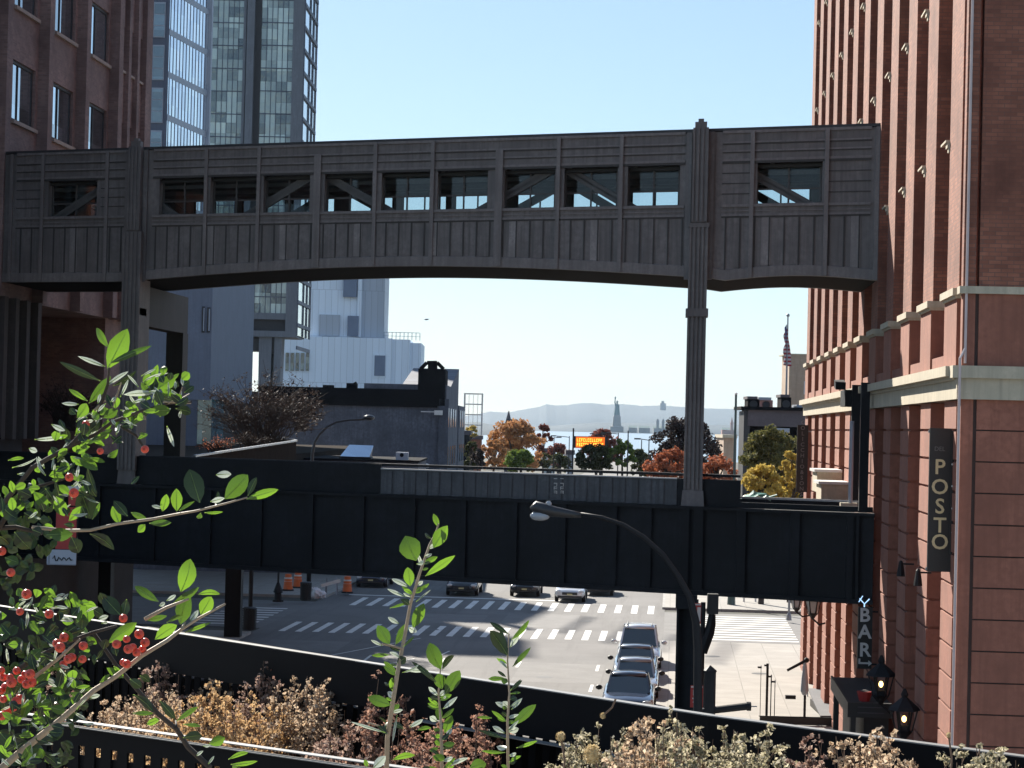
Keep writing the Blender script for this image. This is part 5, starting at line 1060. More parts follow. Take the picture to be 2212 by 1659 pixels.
# dining terrace by the sidewalk
f = cf(83)
t_ = thing('terrace_screen', 'low black screen enclosing a terrace at the foot of the facade', 'screen', f(LZ(1720, 1550, 83)[0], 0, .13))
l0, z1 = LZ(1640, 1546, 83); l1, _ = LZ(1800, 1546, 83)
mk('panel', MB(f).box(l0, l1, 0, .08, .15, z1), M['signblack'], t_); mk('top_rail', MB(f).box(l0-.03, l1+.03, -.02, .12, z1, z1+.02), M['tar'], t_); mk('side_panel', MB(f).box(l1-.08, l1, .08, 6, .15, z1), M['signblack'], t_)
for x, y0, w, lab in ((1643, 1436, .012, 'thinnest bare rod at the left end of the terrace screen'), (1657, 1432, .05, 'thick black rod second from left behind the screen'), (1665, 1456, .022, 'medium rod third from left behind the screen'), (1673, 1467, .016, 'shortest thin rod fourth from left behind the screen')):
    l_, z_ = LZ(x, y0, 83.5); q_ = thing('umbrella_pole', lab, 'pole', f(l_, .5, .13), 'bare poles at the terrace'); mk('pole', MB(f).tube([(l_, .5, .13), (l_, .5, z_)], w, 6), M['blackpole'], q_); mk('bracket', MB(f).box(l_-.12, l_+.02, .46, .54, z_-.10, z_-.04), M['blackpole'], q_)
    mk('base', MB(f).lathe((l_, .5, .13), [(.2,0),(.18,.06),(.04,.1)], 8), M['blackpole'], q_)
l_, z_ = LZ(1739, 1426, 84); lb1, zb1 = LZ(1699, 1447, 84)
q_ = thing('cantilever_umbrella', 'folded pale umbrella on a dark stand with a slanting arm at the terrace', 'umbrella', f(l_, 1, .13))
mk('arm', MB(f).tube([(l_, 1, z_), (lb1, 1, zb1)], [.06, .05], 6), M['blackpole'], q_); mk('knob', MB(f).ball((l_+.03, 1, z_+.02), .10), M['blackpole'], q_)
zc_ = LZ(1738, 1500, 84)[1]; mk('folded_canopy', MB(f).lathe((l_-.02, 1, zc_), [(.07,0),(.15,.15),(.12,.6),(.07,1.05),(.03,z_-zc_)], 9), M['lightgrey'], q_); mk('pole', MB(f).tube([(l_, 1, .13), (l_, 1, zc_+.1)], .05, 6), M['blackpole'], q_)
lw, zw = LZ(1706, 1505, 84); mk('counterweight', MB(f).box(lw-.18, lw+.18, .9, 1.1, zw-.05, zw+.08), M['blackpole'], q_); mk('strut', MB(f).bar((lw+.1, 1, zw), (l_, 1, zc_+.1), .04), M['blackpole'], q_) if False else None
q_ = thing('awning', 'grey sloping fabric awning over the terrace by the facade', 'awning', f(LZ(1780, 1520, 86)[0], 1, .13))
pts = [(1745, 1487, 92), (1797, 1487, 92), (1806, 1546, 83), (1772, 1546, 83)]; vs = []
for x, y, D in pts: p = pD(x, y, D); vs.append((p.x, p.y, p.z))
M['awn'] = mat('grey_awning', (.10, .103, .112), .8, .15, 1.2, streak=.2)
mk('fabric', MB().add(vs + [(a, b, c-.05) for a, b, c in vs], [(0,1,2,3),(7,6,5,4),(0,4,5,1),(1,5,6,2),(2,6,7,3),(3,7,4,0)]), M['awn'], q_)
for a in vs: mk('post', MB().tube([(a[0], a[1], .13), (a[0], a[1], a[2]-.05)], .025, 6), M['lightgrey'], q_)
for k, (x, y, lab) in enumerate(((1640, 1490, 'cafe table left of the folded umbrella'), )): pass
# hanging banner sign at the left
f = cf(70); D = 70
q_ = thing('hanging_sign', 'red banner with a pale script panel hanging before the black girder', 'sign', f(LZ(135, 1120, D)[0], 0, LZ(135, 1220, D)[1]))
mk('banner', RB(MB(f), 122, 166, 1095, 1186, D, 0, .03), M['signred'], q_); pl = mk('script_panel', RB(MB(f), 103, 166, 1187, 1220, D, -.02, .04), M['museum2'], q_)
mk('top_board', RB(MB(f), 147, 172, 1050, 1062, D, 0, .03), M['white'], q_); mk('top_banner', RB(MB(f), 149, 171, 1063, 1092, D, 0, .03), M['signred'], q_)
mk('hanger', RB(MB(f), 166, 169, 1040, 1220, D, .03, .08), M['blackpole'], q_)
sc_ = MB(f); l_, z_ = LZ(116, 1206, D); pts = [(l_+.045*k, -.04, z_ + .10*sin(k*1.9)*(1 if k < 4 else .5)) for k in range(14)]; sc_.tube(pts, .016, 4); mk('script', sc_, M['tar'], pl)
# white graffiti letters on the parapet
gl = MB(lambda s, t, z: vf(s, t, z)); r3 = random.Random(5)
for cxg in (1200, 1214):
    for k, y in enumerate((1036, 1046, 1054, 1063)):
        s_, z_ = pL(cxg, y, vf(0,.46,0)[:2], vf(10,.46,0)[:2]); w_ = .055
        gl.box(s_-w_, s_+w_, .44, .459, z_+.02, z_+.04)
        if k != 0: gl.box(s_-w_ if k % 2 else s_+w_-.02, s_-w_+.02 if k % 2 else s_+w_, .44, .459, z_-.05, z_+.02)
        if k in (2, 3): gl.box(s_-w_, s_+w_, .44, .459, z_-.03, z_-.015)
mk('lettering', gl, M['stripe'], vd)
# teal tarp at the viaduct end
a = pD(1608, 1085, 72); q_ = thing('tarp', 'crumpled teal tarp lying on the viaduct end beyond the column', 'tarp', (a.x, a.y, 8.4)); M['teal_t'] = mat('teal_plastic', (.03, .20, .17), .5, .3, 4)
tp = MB(); rg = random.Random(2)
for i in range(8):
    for j in range(4): tp.v.append(V((a.x-.1+i*.13, a.y+j*.15, 8.3+rg.uniform(0,.12)+.14*sin(i*.4)+.05*j)))
for i in range(7):
    for j in range(3): tp.f.append((i*4+j, (i+1)*4+j, (i+1)*4+j+1, i*4+j+1)); tp.m.append(0)
mk('sheet', tp, M['teal_t'], q_); mk('tie', MB().tube([(a.x+.75, a.y, 8.5), (a.x+1.0, a.y-.05, 8.58)], .03, 4), M['teal_t'], q_)
# a bird
a = pD(921, 690, 60); q_ = thing('bird', 'tiny pale bird gliding in the open sky under the bridge', 'bird', tuple(a)); mk('body', MB().ball(tuple(a), .03, 8, 2.0, .8, .7), M['lightgrey'], q_, smooth=True)
for sg in (-1, 1): mk('wing', MB().add([(a.x-.05, a.y, a.z), (a.x+.05, a.y, a.z), (a.x+sg*.09, a.y+.05, a.z+.03), (a.x+sg*.05, a.y+.06, a.z+.02)], [(0,1,2,3)]), M['lightgrey'], q_)
# ================================================================ FOREGROUND: RAILINGS AND PLANTING
M['railblack'] = mat('black_rail_paint', (.006, .006, .007), .7, .2, 6, spec=.12); M['railtop'] = mat('bright_rail_top', (.22, .215, .205), .45, .2, 9)
def LP(x, y, drop):                                               # point on a level plane 'drop' below the eye
    return pZ(x, y, CH - drop)
def seg(mb, a, b, z0, z1, th):                                    # upright plate between two plan points, front face towards the viewer
    d = V((b.x-a.x, b.y-a.y, 0)).normalized(); n = V((-d.y, d.x, 0))
    A_, B_ = V((a.x, a.y, 0)), V((b.x, b.y, 0))
    vs = [tuple(p + n*t + V((0,0,z))) for z in (z0, z1) for p, t in ((A_, 0), (B_, 0), (B_, th), (A_, th))]
    return mb.add(vs, [(0,3,2,1),(4,5,6,7),(0,1,5,4),(1,2,6,5),(2,3,7,6),(3,0,4,7)])
dk = MB().box(-6, 6, -3, 8.6, 8.6, 8.9); struct('walkway_deck', dk, M['concrete'])
soil = MB(); 
# far railing
a = LP(-60, 1300, .62); b = LP(1530, 1545, .62); c = LP(2300, 1646, .62); zt2 = CH-.62
t_ = thing('railing', 'far black steel railing with a thin shiny top edge, in front of the avenue', 'railing', (b.x, b.y, 8.9))
ra = MB()
for p, q in ((a, b), (b, c)): seg(ra, p, q, zt2-.115, zt2-.0025, .036)
mk('top_panel', ra, M['railblack'], t_)
M['railshade'] = mat('shaded_rail_top', (.055, .054, .052), .6, .3, 9); sp_ = a.lerp(b, .62)  # left stretch: darker copy of the top edge, its shade put into the colour
ra = MB(); seg(ra, a, sp_, zt2-.0025, zt2, .024); mk('top_rail', ra, M['railshade'], t_)
ra = MB()
for p, q in ((sp_, b), (b, c)): seg(ra, p, q, zt2-.0025, zt2, .024)
mk('top_rail', ra, M['railtop'], t_)
off = V((0, -.05, 0))
for z0, z1 in ((zt2-.125, zt2-.119),):
    ra = MB()
    for p, q in ((a.lerp(b, .70)+off, b+off), (b+off, c+off)): seg(ra, p, q, z1-.002, z1, .03)
    mk('lower_rail', ra, M['railtop'], t_)
pk = MB(); nP = 70
for p, q in ((a, b), (b, c)):
    for i in range(nP):
        e = p.lerp(q, i/nP); pk.box(e.x-.008, e.x+.008, e.y, e.y+.016, 8.9, zt2-.115)
mk('pickets', pk, M['railblack'], t_)
bp = MB(); o2 = V((0, .06, 0))
for p, q in ((a+o2, b+o2), (b+o2, c+o2)): seg(bp, p, q, 8.9, zt2-.13, .02)
mk('back_panel', bp, M['railblack'], t_)
ol_ = MB(); o4 = V((-.02, .10, 0)); seg(ol_, LP(300, 1352, .62)+o4, LP(1480, 1532, .62)+V((0,.02,0)), zt2-.06, zt2-.012, .03); mk('outer_rail', ol_, M['railblack'], t_)
# near railing
D1 = .68; a = LP(-80, 1524, D1); b = LP(900, 1663, D1); zt2 = CH-D1
t_ = thing('railing', 'near black mesh railing with a bright double top edge, at the lower left', 'railing', (a.x, a.y, 8.9))
d = (b-a).normalized(); bb = b + d*.9
ra = MB(); seg(ra, a, bb, zt2-.052, zt2-.014, .030); mk('top_panel', ra, M['railblack'], t_)
ra = MB(); seg(ra, a, bb, zt2-.002, zt2, .022); mk('top_rail', ra, M['railtop'], t_)
ra = MB(); seg(ra, a-V((0,.012,0)), bb-V((0,.012,0)), zt2-.012, zt2-.010, .012); mk('top_rail', ra, M['railtop'], t_)
ms = MB(); L_ = (bb-a).length; i = 0
while i*.052 < L_:
    e = a + d*(i*.052); e2 = e + d*.032; seg(ms, e, e2, 8.9, zt2-.052, .006); i += 1
z = zt2-.052
while z > 9.0: z -= .052; seg(ms, a+V((0,.007,0)), bb+V((0,.007,0)), z, z+.030, .006)
mk('mesh', ms, M['railblack'], t_)
# ---- dried flower clumps
M['dry_tan'] = leafmat('dried_tan_flowers', ((.50,.38,.25), (.68,.56,.42), (.30,.19,.12)), .5, 30); M['dry_gold'] = leafmat('golden_seed_heads', ((.52,.34,.16), (.68,.50,.28), (.34,.19,.09)), .5, 30)
M['dry_pink'] = leafmat('pinkish_brown_flowers', ((.34,.22,.17), (.56,.43,.34), (.18,.10,.08)), .45, 30); M['dry_rust'] = leafmat('rusty_flowers', ((.36,.19,.13), (.56,.36,.26), (.22,.11,.08)), .45, 30); M['dry_pale'] = leafmat('pale_green_flowers', ((.42,.37,.25), (.66,.59,.44), (.20,.18,.10)), .5, 30)
M['stem'] = mat('dry_stem', (.16, .10, .065), .9, .2, 20)
def clump(lab, x0, x1, yt, yb, D, m, n, r, seed, nm='dried_flower_clump', grp='dried flower clumps between the railings', dens=10, shape=1.0):
    rg = random.Random(seed); c = pD((x0+x1)/2, yb, D); hw = (x1-x0)/2*D/FP; H_ = (yb-yt)*D/FP; root = V((c.x, c.y, 8.9)); t_ = thing(nm, lab, 'dried plant', tuple(root), grp); hd = MB(); st = MB()
    ns = max(7, int(n/9))
    for k in range(ns):
        u_ = rg.uniform(-1, 1); hh = H_*(1-.6*abs(u_)**2*shape)*rg.uniform(.5, 1.08); top = V((c.x+u_*hw+rg.gauss(0,.01), c.y+rg.uniform(-.22,.22), c.z+hh)); ft = V((c.x+u_*hw*.75, top.y, max(8.9, c.z-.35))); mid = (top+ft)/2 + V((rg.gauss(0,.012), 0, 0))
        st.tube([tuple(ft), tuple(mid), tuple(top)], [.0022, .0018, .0008], 3, False)
        ln = min(hh+.1, rg.uniform(.09, .17))
        for i in range(11):
            f_ = rg.random(); cp = top - V((0,0,ln*f_)) + (mid-top).normalized()*0; sp = .006+.030*f_; p = cp + V((rg.gauss(0,sp*.7), rg.gauss(0,sp*.7), rg.gauss(0,.008)))
            if i % 2 == 0: st.tube([tuple(cp-V((0,0,.02))), tuple(p)], [.0009, .0006], 3, False)
            rr_ = r*rg.uniform(.35, .95)
            for j in range(dens):
                q = p + V((rg.gauss(0,.45), rg.gauss(0,.45), rg.gauss(0,.45)))*rr_; u = V((rg.gauss(0,1), rg.gauss(0,1), rg.gauss(0,1))).normalized(); w = u.cross(V((rg.gauss(0,1), rg.gauss(0,1), rg.gauss(0,1)))).normalized(); s_ = .0046*rg.uniform(.4, 1.5)
                hd.add([tuple(q-u*s_), tuple(q+w*s_*.8), tuple(q+u*s_), tuple(q-w*s_*.8)], [(0,1,2,3)])
    mk('flower_heads', hd, m, t_); mk('stems', st, M['stem'], t_)
clump('golden dried flowers low behind the near railing, left of the mass', 190, 420, 1508, 1580, 6.2, M['dry_tan'], 330, .014, 1, shape=.6)
clump('bright golden dried flowers in the middle of the mass', 350, 590, 1500, 1615, 5.9, M['dry_gold'], 420, .014, 2, shape=.6)
clump('tan dried flowers along the top of the golden mass', 270, 640, 1488, 1560, 6.4, M['dry_tan'], 330, .015, 3, shape=.7)
clump('tall pinkish brown dried flowers, highest of the central group', 500, 640, 1440, 1600, 6.3, M['dry_pink'], 330, .016, 4)
clump('tan and cream dried flowers at the right of the central group', 590, 740, 1452, 1630, 6.1, M['dry_tan'], 420, .016, 5, shape=.8)
clump('dark rusty dried flowers in the shade, behind the berry twig', 290, 460, 1418, 1510, 6.8, M['dry_pink'], 220, .014, 6)
clump('dim brown dried flowers against the far railing, left of centre', 445, 560, 1440, 1530, 6.9, M['dry_pink'], 130, .013, 7)
clump('low brown dried flowers at the right foot of the central group', 680, 800, 1570, 1660, 5.6, M['dry_pink'], 220, .014, 8)
clump('rust coloured flower plume left of the tallest stem', 780, 850, 1472, 1600, 5.9, M['dry_rust'], 150, .014, 9)
clump('rusty flower head right of the tallest stem', 858, 900, 1502, 1545, 5.8, M['dry_rust'], 120, .013, 10)
clump('rusty brown flowers between the first and second leafy stems', 880, 1000, 1560, 1670, 5.4, M['dry_rust'], 200, .014, 11)
clump('thin brown plume left of the third leafy stem', 1020, 1075, 1508, 1640, 5.6, M['dry_rust'], 130, .013, 12)
clump('pale flowers right of the third leafy stem', 1190, 1390, 1590, 1680, 4.9, M['dry_pale'], 260, .012, 13, shape=.7)
clump('pale tan flowers around the round seed head', 1330, 1500, 1560, 1680, 4.7, M['dry_tan'], 260, .012, 14, shape=.7)
clump('pale feathery flowers tall before the far rail, right of centre', 1400, 1530, 1555, 1680, 4.6, M['dry_pale'], 220, .012, 15)
clump('pale green feathery plumes below the terrace', 1540, 1680, 1572, 1690, 4.5, M['dry_pale'], 230, .012, 16)
clump('small brownish flowers between two pale plumes at the lower right', 1690, 1800, 1620, 1690, 4.3, M['dry_pink'], 110, .012, 17)
clump('tan bushy flowers below the entrance canopy', 1835, 1965, 1590, 1690, 4.3, M['dry_tan'], 280, .012, 18)
clump('pale flowers in the lower right corner', 2070, 2200, 1618, 1690, 4.1, M['dry_pale'], 170, .012, 19)
clump('brown seed stalks filling the dark bed by the near railing', 0, 200, 1420, 1530, 7.0, M['dry_pink'], 180, .013, 20)
clump('dried flowers seen through the near railing mesh', 150, 560, 1570, 1690, 6.0, M['dry_gold'], 420, .015, 21, shape=.2)
# round seed heads
def seedhead(x, y, D, r, lab, foot):
    c = pD(x, y, D); q = pD(foot[0], foot[1], D); t_ = thing('seed_head', lab, 'seed head', tuple(q), 'round seed heads'); rg = random.Random(int(x)); mb = MB()
    for k in range(420):
        z = rg.uniform(-1, 1); a = rg.uniform(0, 2*pi); s = sqrt(1-z*z); n = V((s*cos(a), s*sin(a), z)); p = c + n*r*rg.uniform(.75, 1.0); w = n.cross(V((0,.2,1))).normalized()*r*.09
        mb.add([tuple(p-w), tuple(p+w), tuple(p+w+n*r*.18), tuple(p-w+n*r*.18)], [(0,1,2,3)])
    mk('fluff', mb, M['dry_cream'], t_); mk('core', MB().ball(tuple(c), r*.7, 10), M['dry_cream'], t_); mk('stem', MB().tube([tuple(q), tuple((c+q)/2+V((.004,0,0))), tuple(c)], .0016, 5), M['stem'], t_)
M['dry_cream'] = leafmat('cream_fluff', ((.62,.50,.28), (.70,.58,.36), (.5,.38,.2)), .3, 30)
seedhead(1279, 1629, 2.9, .0115, 'round cream seed head, the larger one at the bottom centre', (1290, 1690))
seedhead(1211, 1591, 3.2, .0065, 'small round cream seed head left of the larger one', (1216, 1690))
seedhead(1302, 1546, 3.4, .0042, 'tiny pale bud on a thin stem before the far rail', (1330, 1510))
seedhead(2049, 1588, 3.6, .004, 'tiny pale bud against the brick wall at the lower right', (2052, 1690))
# ---- leafy shoots
def leafgreen(name, cols, trans, rough=.38):
    m, t, b = nt(name); o = coords(t); n1 = ramp(t, noise(t, o, 28, 3), .35, .65); c = mixc(t, n1, cols[0], cols[1]); c = mixc(t, ramp(t, noise(t, o, 400, 2), .5, .75), c, tuple(q*.6 for q in cols[0])); t.links.new(c, b.inputs['Base Color']); b.inputs['Roughness'].default_value = rough; b.inputs['Specular IOR Level'].default_value = .55
    out = next(n for n in t.nodes if n.type == 'OUTPUT_MATERIAL'); tl_ = t.nodes.new('ShaderNodeBsdfTranslucent'); tl_.inputs[0].default_value = (*cols[2], 1); mx = t.nodes.new('ShaderNodeMixShader'); mx.inputs[0].default_value = trans
    t.links.new(b.outputs[0], mx.inputs[1]); t.links.new(tl_.outputs[0], mx.inputs[2]); t.links.new(mx.outputs[0], out.inputs['Surface']); return m
M['leaf'] = leafgreen('cotoneaster_leaf', ((.035,.065,.016), (.060,.105,.024), (.15,.29,.02)), .45)
M['leafdark'] = leafgreen('dark_leaf', ((.014,.024,.008), (.022,.036,.011), (.016,.032,.005)), .2)
M['leafmid'] = leafgreen('cotoneaster_leaf_mid', ((.03,.052,.014), (.05,.085,.02), (.075,.155,.012)), .38)
M['leafpale'] = leafgreen('pale_leaf_underside', ((.42,.46,.44), (.50,.53,.50), (.40,.45,.35)), .35, .3)
M['rib'] = leafgreen('leaf_midrib', ((.16,.22,.07), (.20,.26,.09), (.22,.34,.06)), .4); M['berry'] = mat('red_berry', (.62, .055, .022), .3, .25, 90, spec=.6); M['twig'] = mat('young_twig', (.36, .27, .18), .6, .25, 60); M['twigdark'] = mat('old_twig', (.05, .035, .025), .8, .3, 60); M['calyx'] = mat('berry_calyx', (.05,.02,.01), .9, .1, 9)
def z3(X, Y): return (X/2.5528/1.13018, (750+Y/2.5523)/1.13018)
def z4(X, Y): return (X/2.4578/1.13018, (1300+Y/2.4578)/1.13018)
def z2(X, Y): return ((550+X/2.765)/1.13018, (1330+Y/2.765)/1.13018)
def put_leaf(mb, cv, bx, by, tx, ty, w, sc, D, rg, tw=None):
    """one leaf: base to tip given on the photo, bent and rolled at random in depth"""
    b0 = cv(bx, by); t0 = cv(tx, ty); d0 = D + rg.uniform(-.02, .02); tp = pD(*t0, d0 + rg.uniform(-.006, .010)); bs = pD(*b0, d0); ax = tp - bs; L = ax.length; ax.normalize()
    vw = (bs - CAM).normalized(); sd = ax.cross(vw).normalized(); nn = sd.cross(ax).normalized(); tw = rg.uniform(-.5, .5) if tw is None else tw
    s = sd*cos(tw) + nn*sin(tw); n = nn*cos(tw) - sd*sin(tw); W_ = w/sc*d0/5700.0; cu = rg.uniform(-.10, .10); fold = rg.uniform(.10, .28); ja = [rg.uniform(-.05,.05) for _ in range(8)]; prof = [(0, .03), (.08, .26), (.22, .66+ja[1]), (.40, .93+ja[2]), (.58, 1.0+ja[3]), (.76, .80+ja[4]), (.90, .44+ja[5]), (1.0, .02)]; cu += ja[0]*3; k = len(mb.v)
    for u, p in prof:
        c = bs + ax*L*u + n*cu*L*sin(pi*u); h = W_/2*p
        mb.v += [c - s*h + n*fold*h, c - s*h*.5 + n*fold*h*.35, c, c + s*h*.5 + n*fold*h*.35, c + s*h + n*fold*h]
    for i in range(len(prof)-1):
        for j in range(4): mb.f.append((k+i*5+j, k+i*5+j+1, k+(i+1)*5+j+1, k+(i+1)*5+j)); mb.m.append(0)
    k2 = len(mb.v); off = (CAM - bs).normalized()*.00035                # pale midrib
    for i in (0, 2, 4, 6):
        c = mb.v[k+i*5+2] + off; mb.v += [c - s*.00035*(1.2-i/7), c + s*.00035*(1.2-i/7)]
    for i in range(3): mb.f.append((k2+2*i, k2+2*i+1, k2+2*i+3, k2+2*i+2)); mb.m.append(1)
def shoot(root, cv, lines, D, dark=False, rg=None):
    mb = MB()
    for ln, w0, w1 in lines:
        n = len(ln); pts = [pD(*cv(x, y), D + .01*sin(i*1.7)) for i, (x, y) in enumerate(ln)]; mb.tube([tuple(p) for p in pts], [(w0+(w1-w0)*i/(n-1)) for i in range(n)], 6)
    return mk('twig', mb, M['twigdark'] if dark else M['twig'], root, smooth=True)
def leaves(root, cv, sc, D, data, seed, nm='leaves'):
    rg = random.Random(seed); B_ = {'g': MB(), 'd': MB(), 'w': MB()}
    B_['m'] = MB()
    for bx, by, tx, ty, w, k in data: put_leaf(B_['m' if k == 'g' and rg.random() < .4 else k], cv, bx, by, tx, ty, w, sc, D, rg)
    for k, m in (('m', 'leafmid'), ('g', 'leaf'), ('d', 'leafdark'), ('w', 'leafpale')):
        if B_[k].v: mk(nm, B_[k], [M[m], M['rib']], root, smooth=True)
DB = 1.70; o_ = pD(-120, 1500, DB)
sh = thing('berry_shrub', 'green leaved shrub with clusters of red berries reaching in from the left', 'shrub', tuple(o_))
shoot(sh, z3, [([(-160,1500),(0,1250),(200,1000),(430,870),(600,690),(672,480),(680,380)], .0024, .0009), ([(430,870),(600,790),(700,715),(900,640),(1050,600),(1195,590)], .0018, .0007)], DB, True)
shoot(sh, z3, [([(200,1370),(400,1392),(560,1390),(730,1350),(950,1320),(1100,1290),(1220,1270),(1400,1225),(1540,1185)], .0015, .0006), ([(1050,598),(1110,570),(1135,500)], .0007, .0004), ([(1090,596),(1180,540)], .0006, .0004), ([(1010,590),(1190,600)], .0007, .0004), ([(700,620),(740,520),(755,470)], .0009, .0005), ([(590,640),(640,590),(690,570)], .0010, .0005), ([(850,655),(900,680),(905,700)], .0008, .0005)], DB)
shoot(sh, z3, [([(750,740),(850,800),(900,880)], .0012, .0008), ([(-50,1450),(130,1150),(430,1060)], .0022, .0010), ([(-60,1380),(100,1370),(260,1410)], .0022, .0014)], DB+.02, True)
shoot(sh, z4, [([(-20,1440),(130,1310),(270,1200),(380,1110),(560,950),(700,860),(850,740),(1000,650),(1090,580),(1200,510),(1350,430)], .0029, .0008), ([(180,890),(370,740),(480,640)], .0018, .0009), ([(870,520),(1000,450),(1130,400)], .0016, .0009), ([(1090,580),(1110,540)], .0012, .0008)], DB)
shoot(sh, z4, [([(560,600),(700,800),(830,950),(950,1090),(1060,1180),(1130,1290),(1260,1410)], .0014, .0022), ([(1060,1180),(1055,1130)], .001, .0008), ([(0,900),(200,760),(400,660),(560,600),(700,560)], .0024, .001)], DB+.03, True)
L3 = [(670,385,795,135,125,'g'),(675,250,600,128,55,'g'),(655,370,485,305,28,'w'),(680,352,945,240,42,'g'),(625,460,370,340,45,'d'),(545,585,428,510,32,'g'),(555,600,690,430,60,'g'),(490,605,385,598,26,'w'),(480,690,540,600,72,'g'),(662,490,800,400,30,'w'),(705,490,850,395,40,'d'),
(880,430,970,385,14,'w'),(890,465,1050,410,18,'w'),(985,505,1090,435,92,'g'),(880,470,925,530,42,'g'),(940,645,1062,640,75,'g'),(780,712,842,658,40,'g'),(640,690,735,640,62,'g'),(830,592,905,575,26,'w'),(960,535,770,545,40,'w'),
(540,852,705,758,42,'g'),(470,905,560,868,50,'g'),(670,932,735,885,46,'g'),(495,945,610,1015,72,'g'),(560,940,655,965,34,'g'),(545,1000,600,1160,48,'d'),(430,1028,378,968,62,'g'),(320,730,405,770,34,'w'),(215,825,390,808,28,'w'),(180,880,232,900,36,'w'),(50,955,150,940,24,'g'),(75,1000,228,940,14,'w'),(108,1040,158,1035,22,'w'),(355,945,420,840,22,'w'),
(210,1150,302,1252,72,'g'),(350,1180,402,1302,78,'g'),(282,1130,345,1235,50,'d'),(500,1140,565,1320,130,'d'),(430,1332,515,1240,58,'g'),(575,1322,622,1215,28,'g'),(745,1350,700,1240,62,'g'),(795,1302,708,1205,62,'d'),(818,1280,915,1316,40,'g'),(930,1347,1068,1342,42,'g'),(905,1355,858,1402,48,'g'),
(1012,1272,1038,1165,58,'g'),(1102,1272,1100,1130,74,'g'),(1118,1268,1215,1208,24,'g'),(1245,1218,1180,1010,130,'d'),(1012,1252,945,1236,24,'w'),(1400,1195,1545,1045,120,'g'),(1345,1045,1442,1040,48,'w'),(1545,1175,1600,1060,52,'d'),(1535,1196,1735,1136,55,'g'),(1345,1240,1358,1145,38,'d'),(1275,1280,1390,1275,20,'g'),(1250,1282,1235,1318,38,'g'),(1310,1212,1400,1190,34,'w'),
(290,1418,455,1412,88,'g'),(445,1430,490,1532,90,'d'),(560,1412,712,1512,72,'d'),(335,1372,268,1362,44,'g'),(400,1352,462,1362,34,'g'),(90,1400,190,1505,110,'d'),(200,1385,262,1410,66,'d'),(30,1560,116,1592,68,'g'),(820,1100,870,1050,30,'d'),(860,820,920,790,30,'g'),(800,750,830,735,30,'g'),(870,785,915,800,24,'g'),(1040,740,1085,870,26,'w'),(1130,640,1120,690,22,'w'),(700,850,760,800,26,'d'),(0,1430,60,1480,90,'d'),(150,1280,240,1330,70,'d'),(20,1250,110,1320,90,'d'),(100,1130,200,1180,60,'d'),(600,1180,560,1120,50,'d'),(500,760,545,700,26,'w'),(590,650,640,610,24,'w'),(610,600,625,540,22,'w'),(560,800,620,740,20,'w'),(480,770,530,745,22,'w'),(690,590,720,560,22,'w'),(345,1045,400,1060,40,'g'),(220,1000,250,1030,34,'g'),(660,600,610,650,20,'w'),(750,560,800,450,20,'w'),(930,525,985,530,26,'w')]
leaves(sh, z3, 2.5528, DB, L3, 11)
L4 = [(1085,357,1142,158,115,'g'),(1082,552,1130,370,104,'g'),(1205,495,1268,385,88,'g'),(1188,372,1320,370,38,'g'),(950,415,808,322,56,'g'),(1040,425,1195,328,48,'g'),(880,525,1003,500,38,'g'),(930,642,1062,555,82,'g'),(648,662,820,540,84,'g'),(720,492,615,378,92,'d'),(530,540,515,415,112,'g'),(492,585,500,490,92,'d'),(165,782,245,700,70,'g'),(198,942,302,840,60,'g'),(245,842,370,800,25,'g'),(-10,500,40,498,50,'g'),(200,992,280,990,54,'g'),(213,1047,366,1050,24,'g'),(410,962,512,990,35,'g'),(372,1052,430,990,34,'g'),(740,872,640,812,48,'g'),(682,802,742,862,28,'g'),(800,972,922,1082,50,'d'),(798,1085,920,1085,28,'g'),(880,1152,957,1120,48,'g'),(958,1008,1052,1120,50,'d'),(1060,1132,1190,1045,34,'g'),(1100,1152,1205,1162,24,'g'),(1098,1232,1212,1220,62,'d'),(1255,1270,1350,1230,70,'g'),(1220,1282,1262,1278,20,'w'),(1385,1392,1545,1372,30,'g'),(1370,1362,1490,1320,30,'g'),(1395,1400,1442,1413,40,'g'),(130,1402,242,1300,88,'g'),(180,1252,312,1250,58,'d'),(230,1312,345,1400,60,'d'),(0,1200,85,1302,72,'d'),
(1000,410,1055,375,26,'w'),(955,440,990,420,30,'w'),(1140,530,1190,465,34,'w'),(1000,540,1100,500,30,'g'),(1110,600,1265,540,24,'g'),(340,520,440,530,36,'w'),(590,520,650,500,30,'w'),(610,545,645,540,20,'w'),(640,440,600,360,60,'d'),(760,400,740,500,60,'d'),(290,655,330,680,40,'w'),(240,740,300,760,30,'g'),(300,600,340,560,50,'d'),(400,600,460,560,60,'d'),(560,460,620,500,70,'d'),(350,480,420,460,60,'d'),(200,560,260,600,60,'d'),(480,840,540,890,22,'g'),(455,930,540,920,24,'g'),(540,990,600,975,28,'w'),(500,960,560,930,20,'g'),(600,900,660,850,26,'g'),(480,1000,520,990,18,'w'),(340,1140,430,1140,16,'w'),(100,1160,190,1150,14,'g'),(500,1150,565,1145,16,'w'),(220,1190,260,1160,24,'w'),(205,1140,255,1150,26,'g'),(120,1000,160,940,40,'d'),(700,740,690,660,60,'d'),(620,700,640,640,60,'d'),(850,740,840,680,50,'d'),(100,1120,130,1080,50,'g'),(1180,1340,1220,1310,20,'w'),(1250,1390,1285,1340,16,'w'),(60,1060,150,1100,40,'d'),(430,500,470,450,60,'d'),(270,880,330,900,30,'w'),(370,740,400,700,20,'w'),(350,690,410,670,22,'g'),(580,760,620,700,30,'d'),(840,860,900,900,50,'d'),(780,880,850,930,60,'d')]
leaves(sh, z4, 2.4578, DB+.01, L4, 12)
rg = random.Random(77)                                            # darker leaves: the shade in the heart of the shrub is in their colour
fillb = MB()
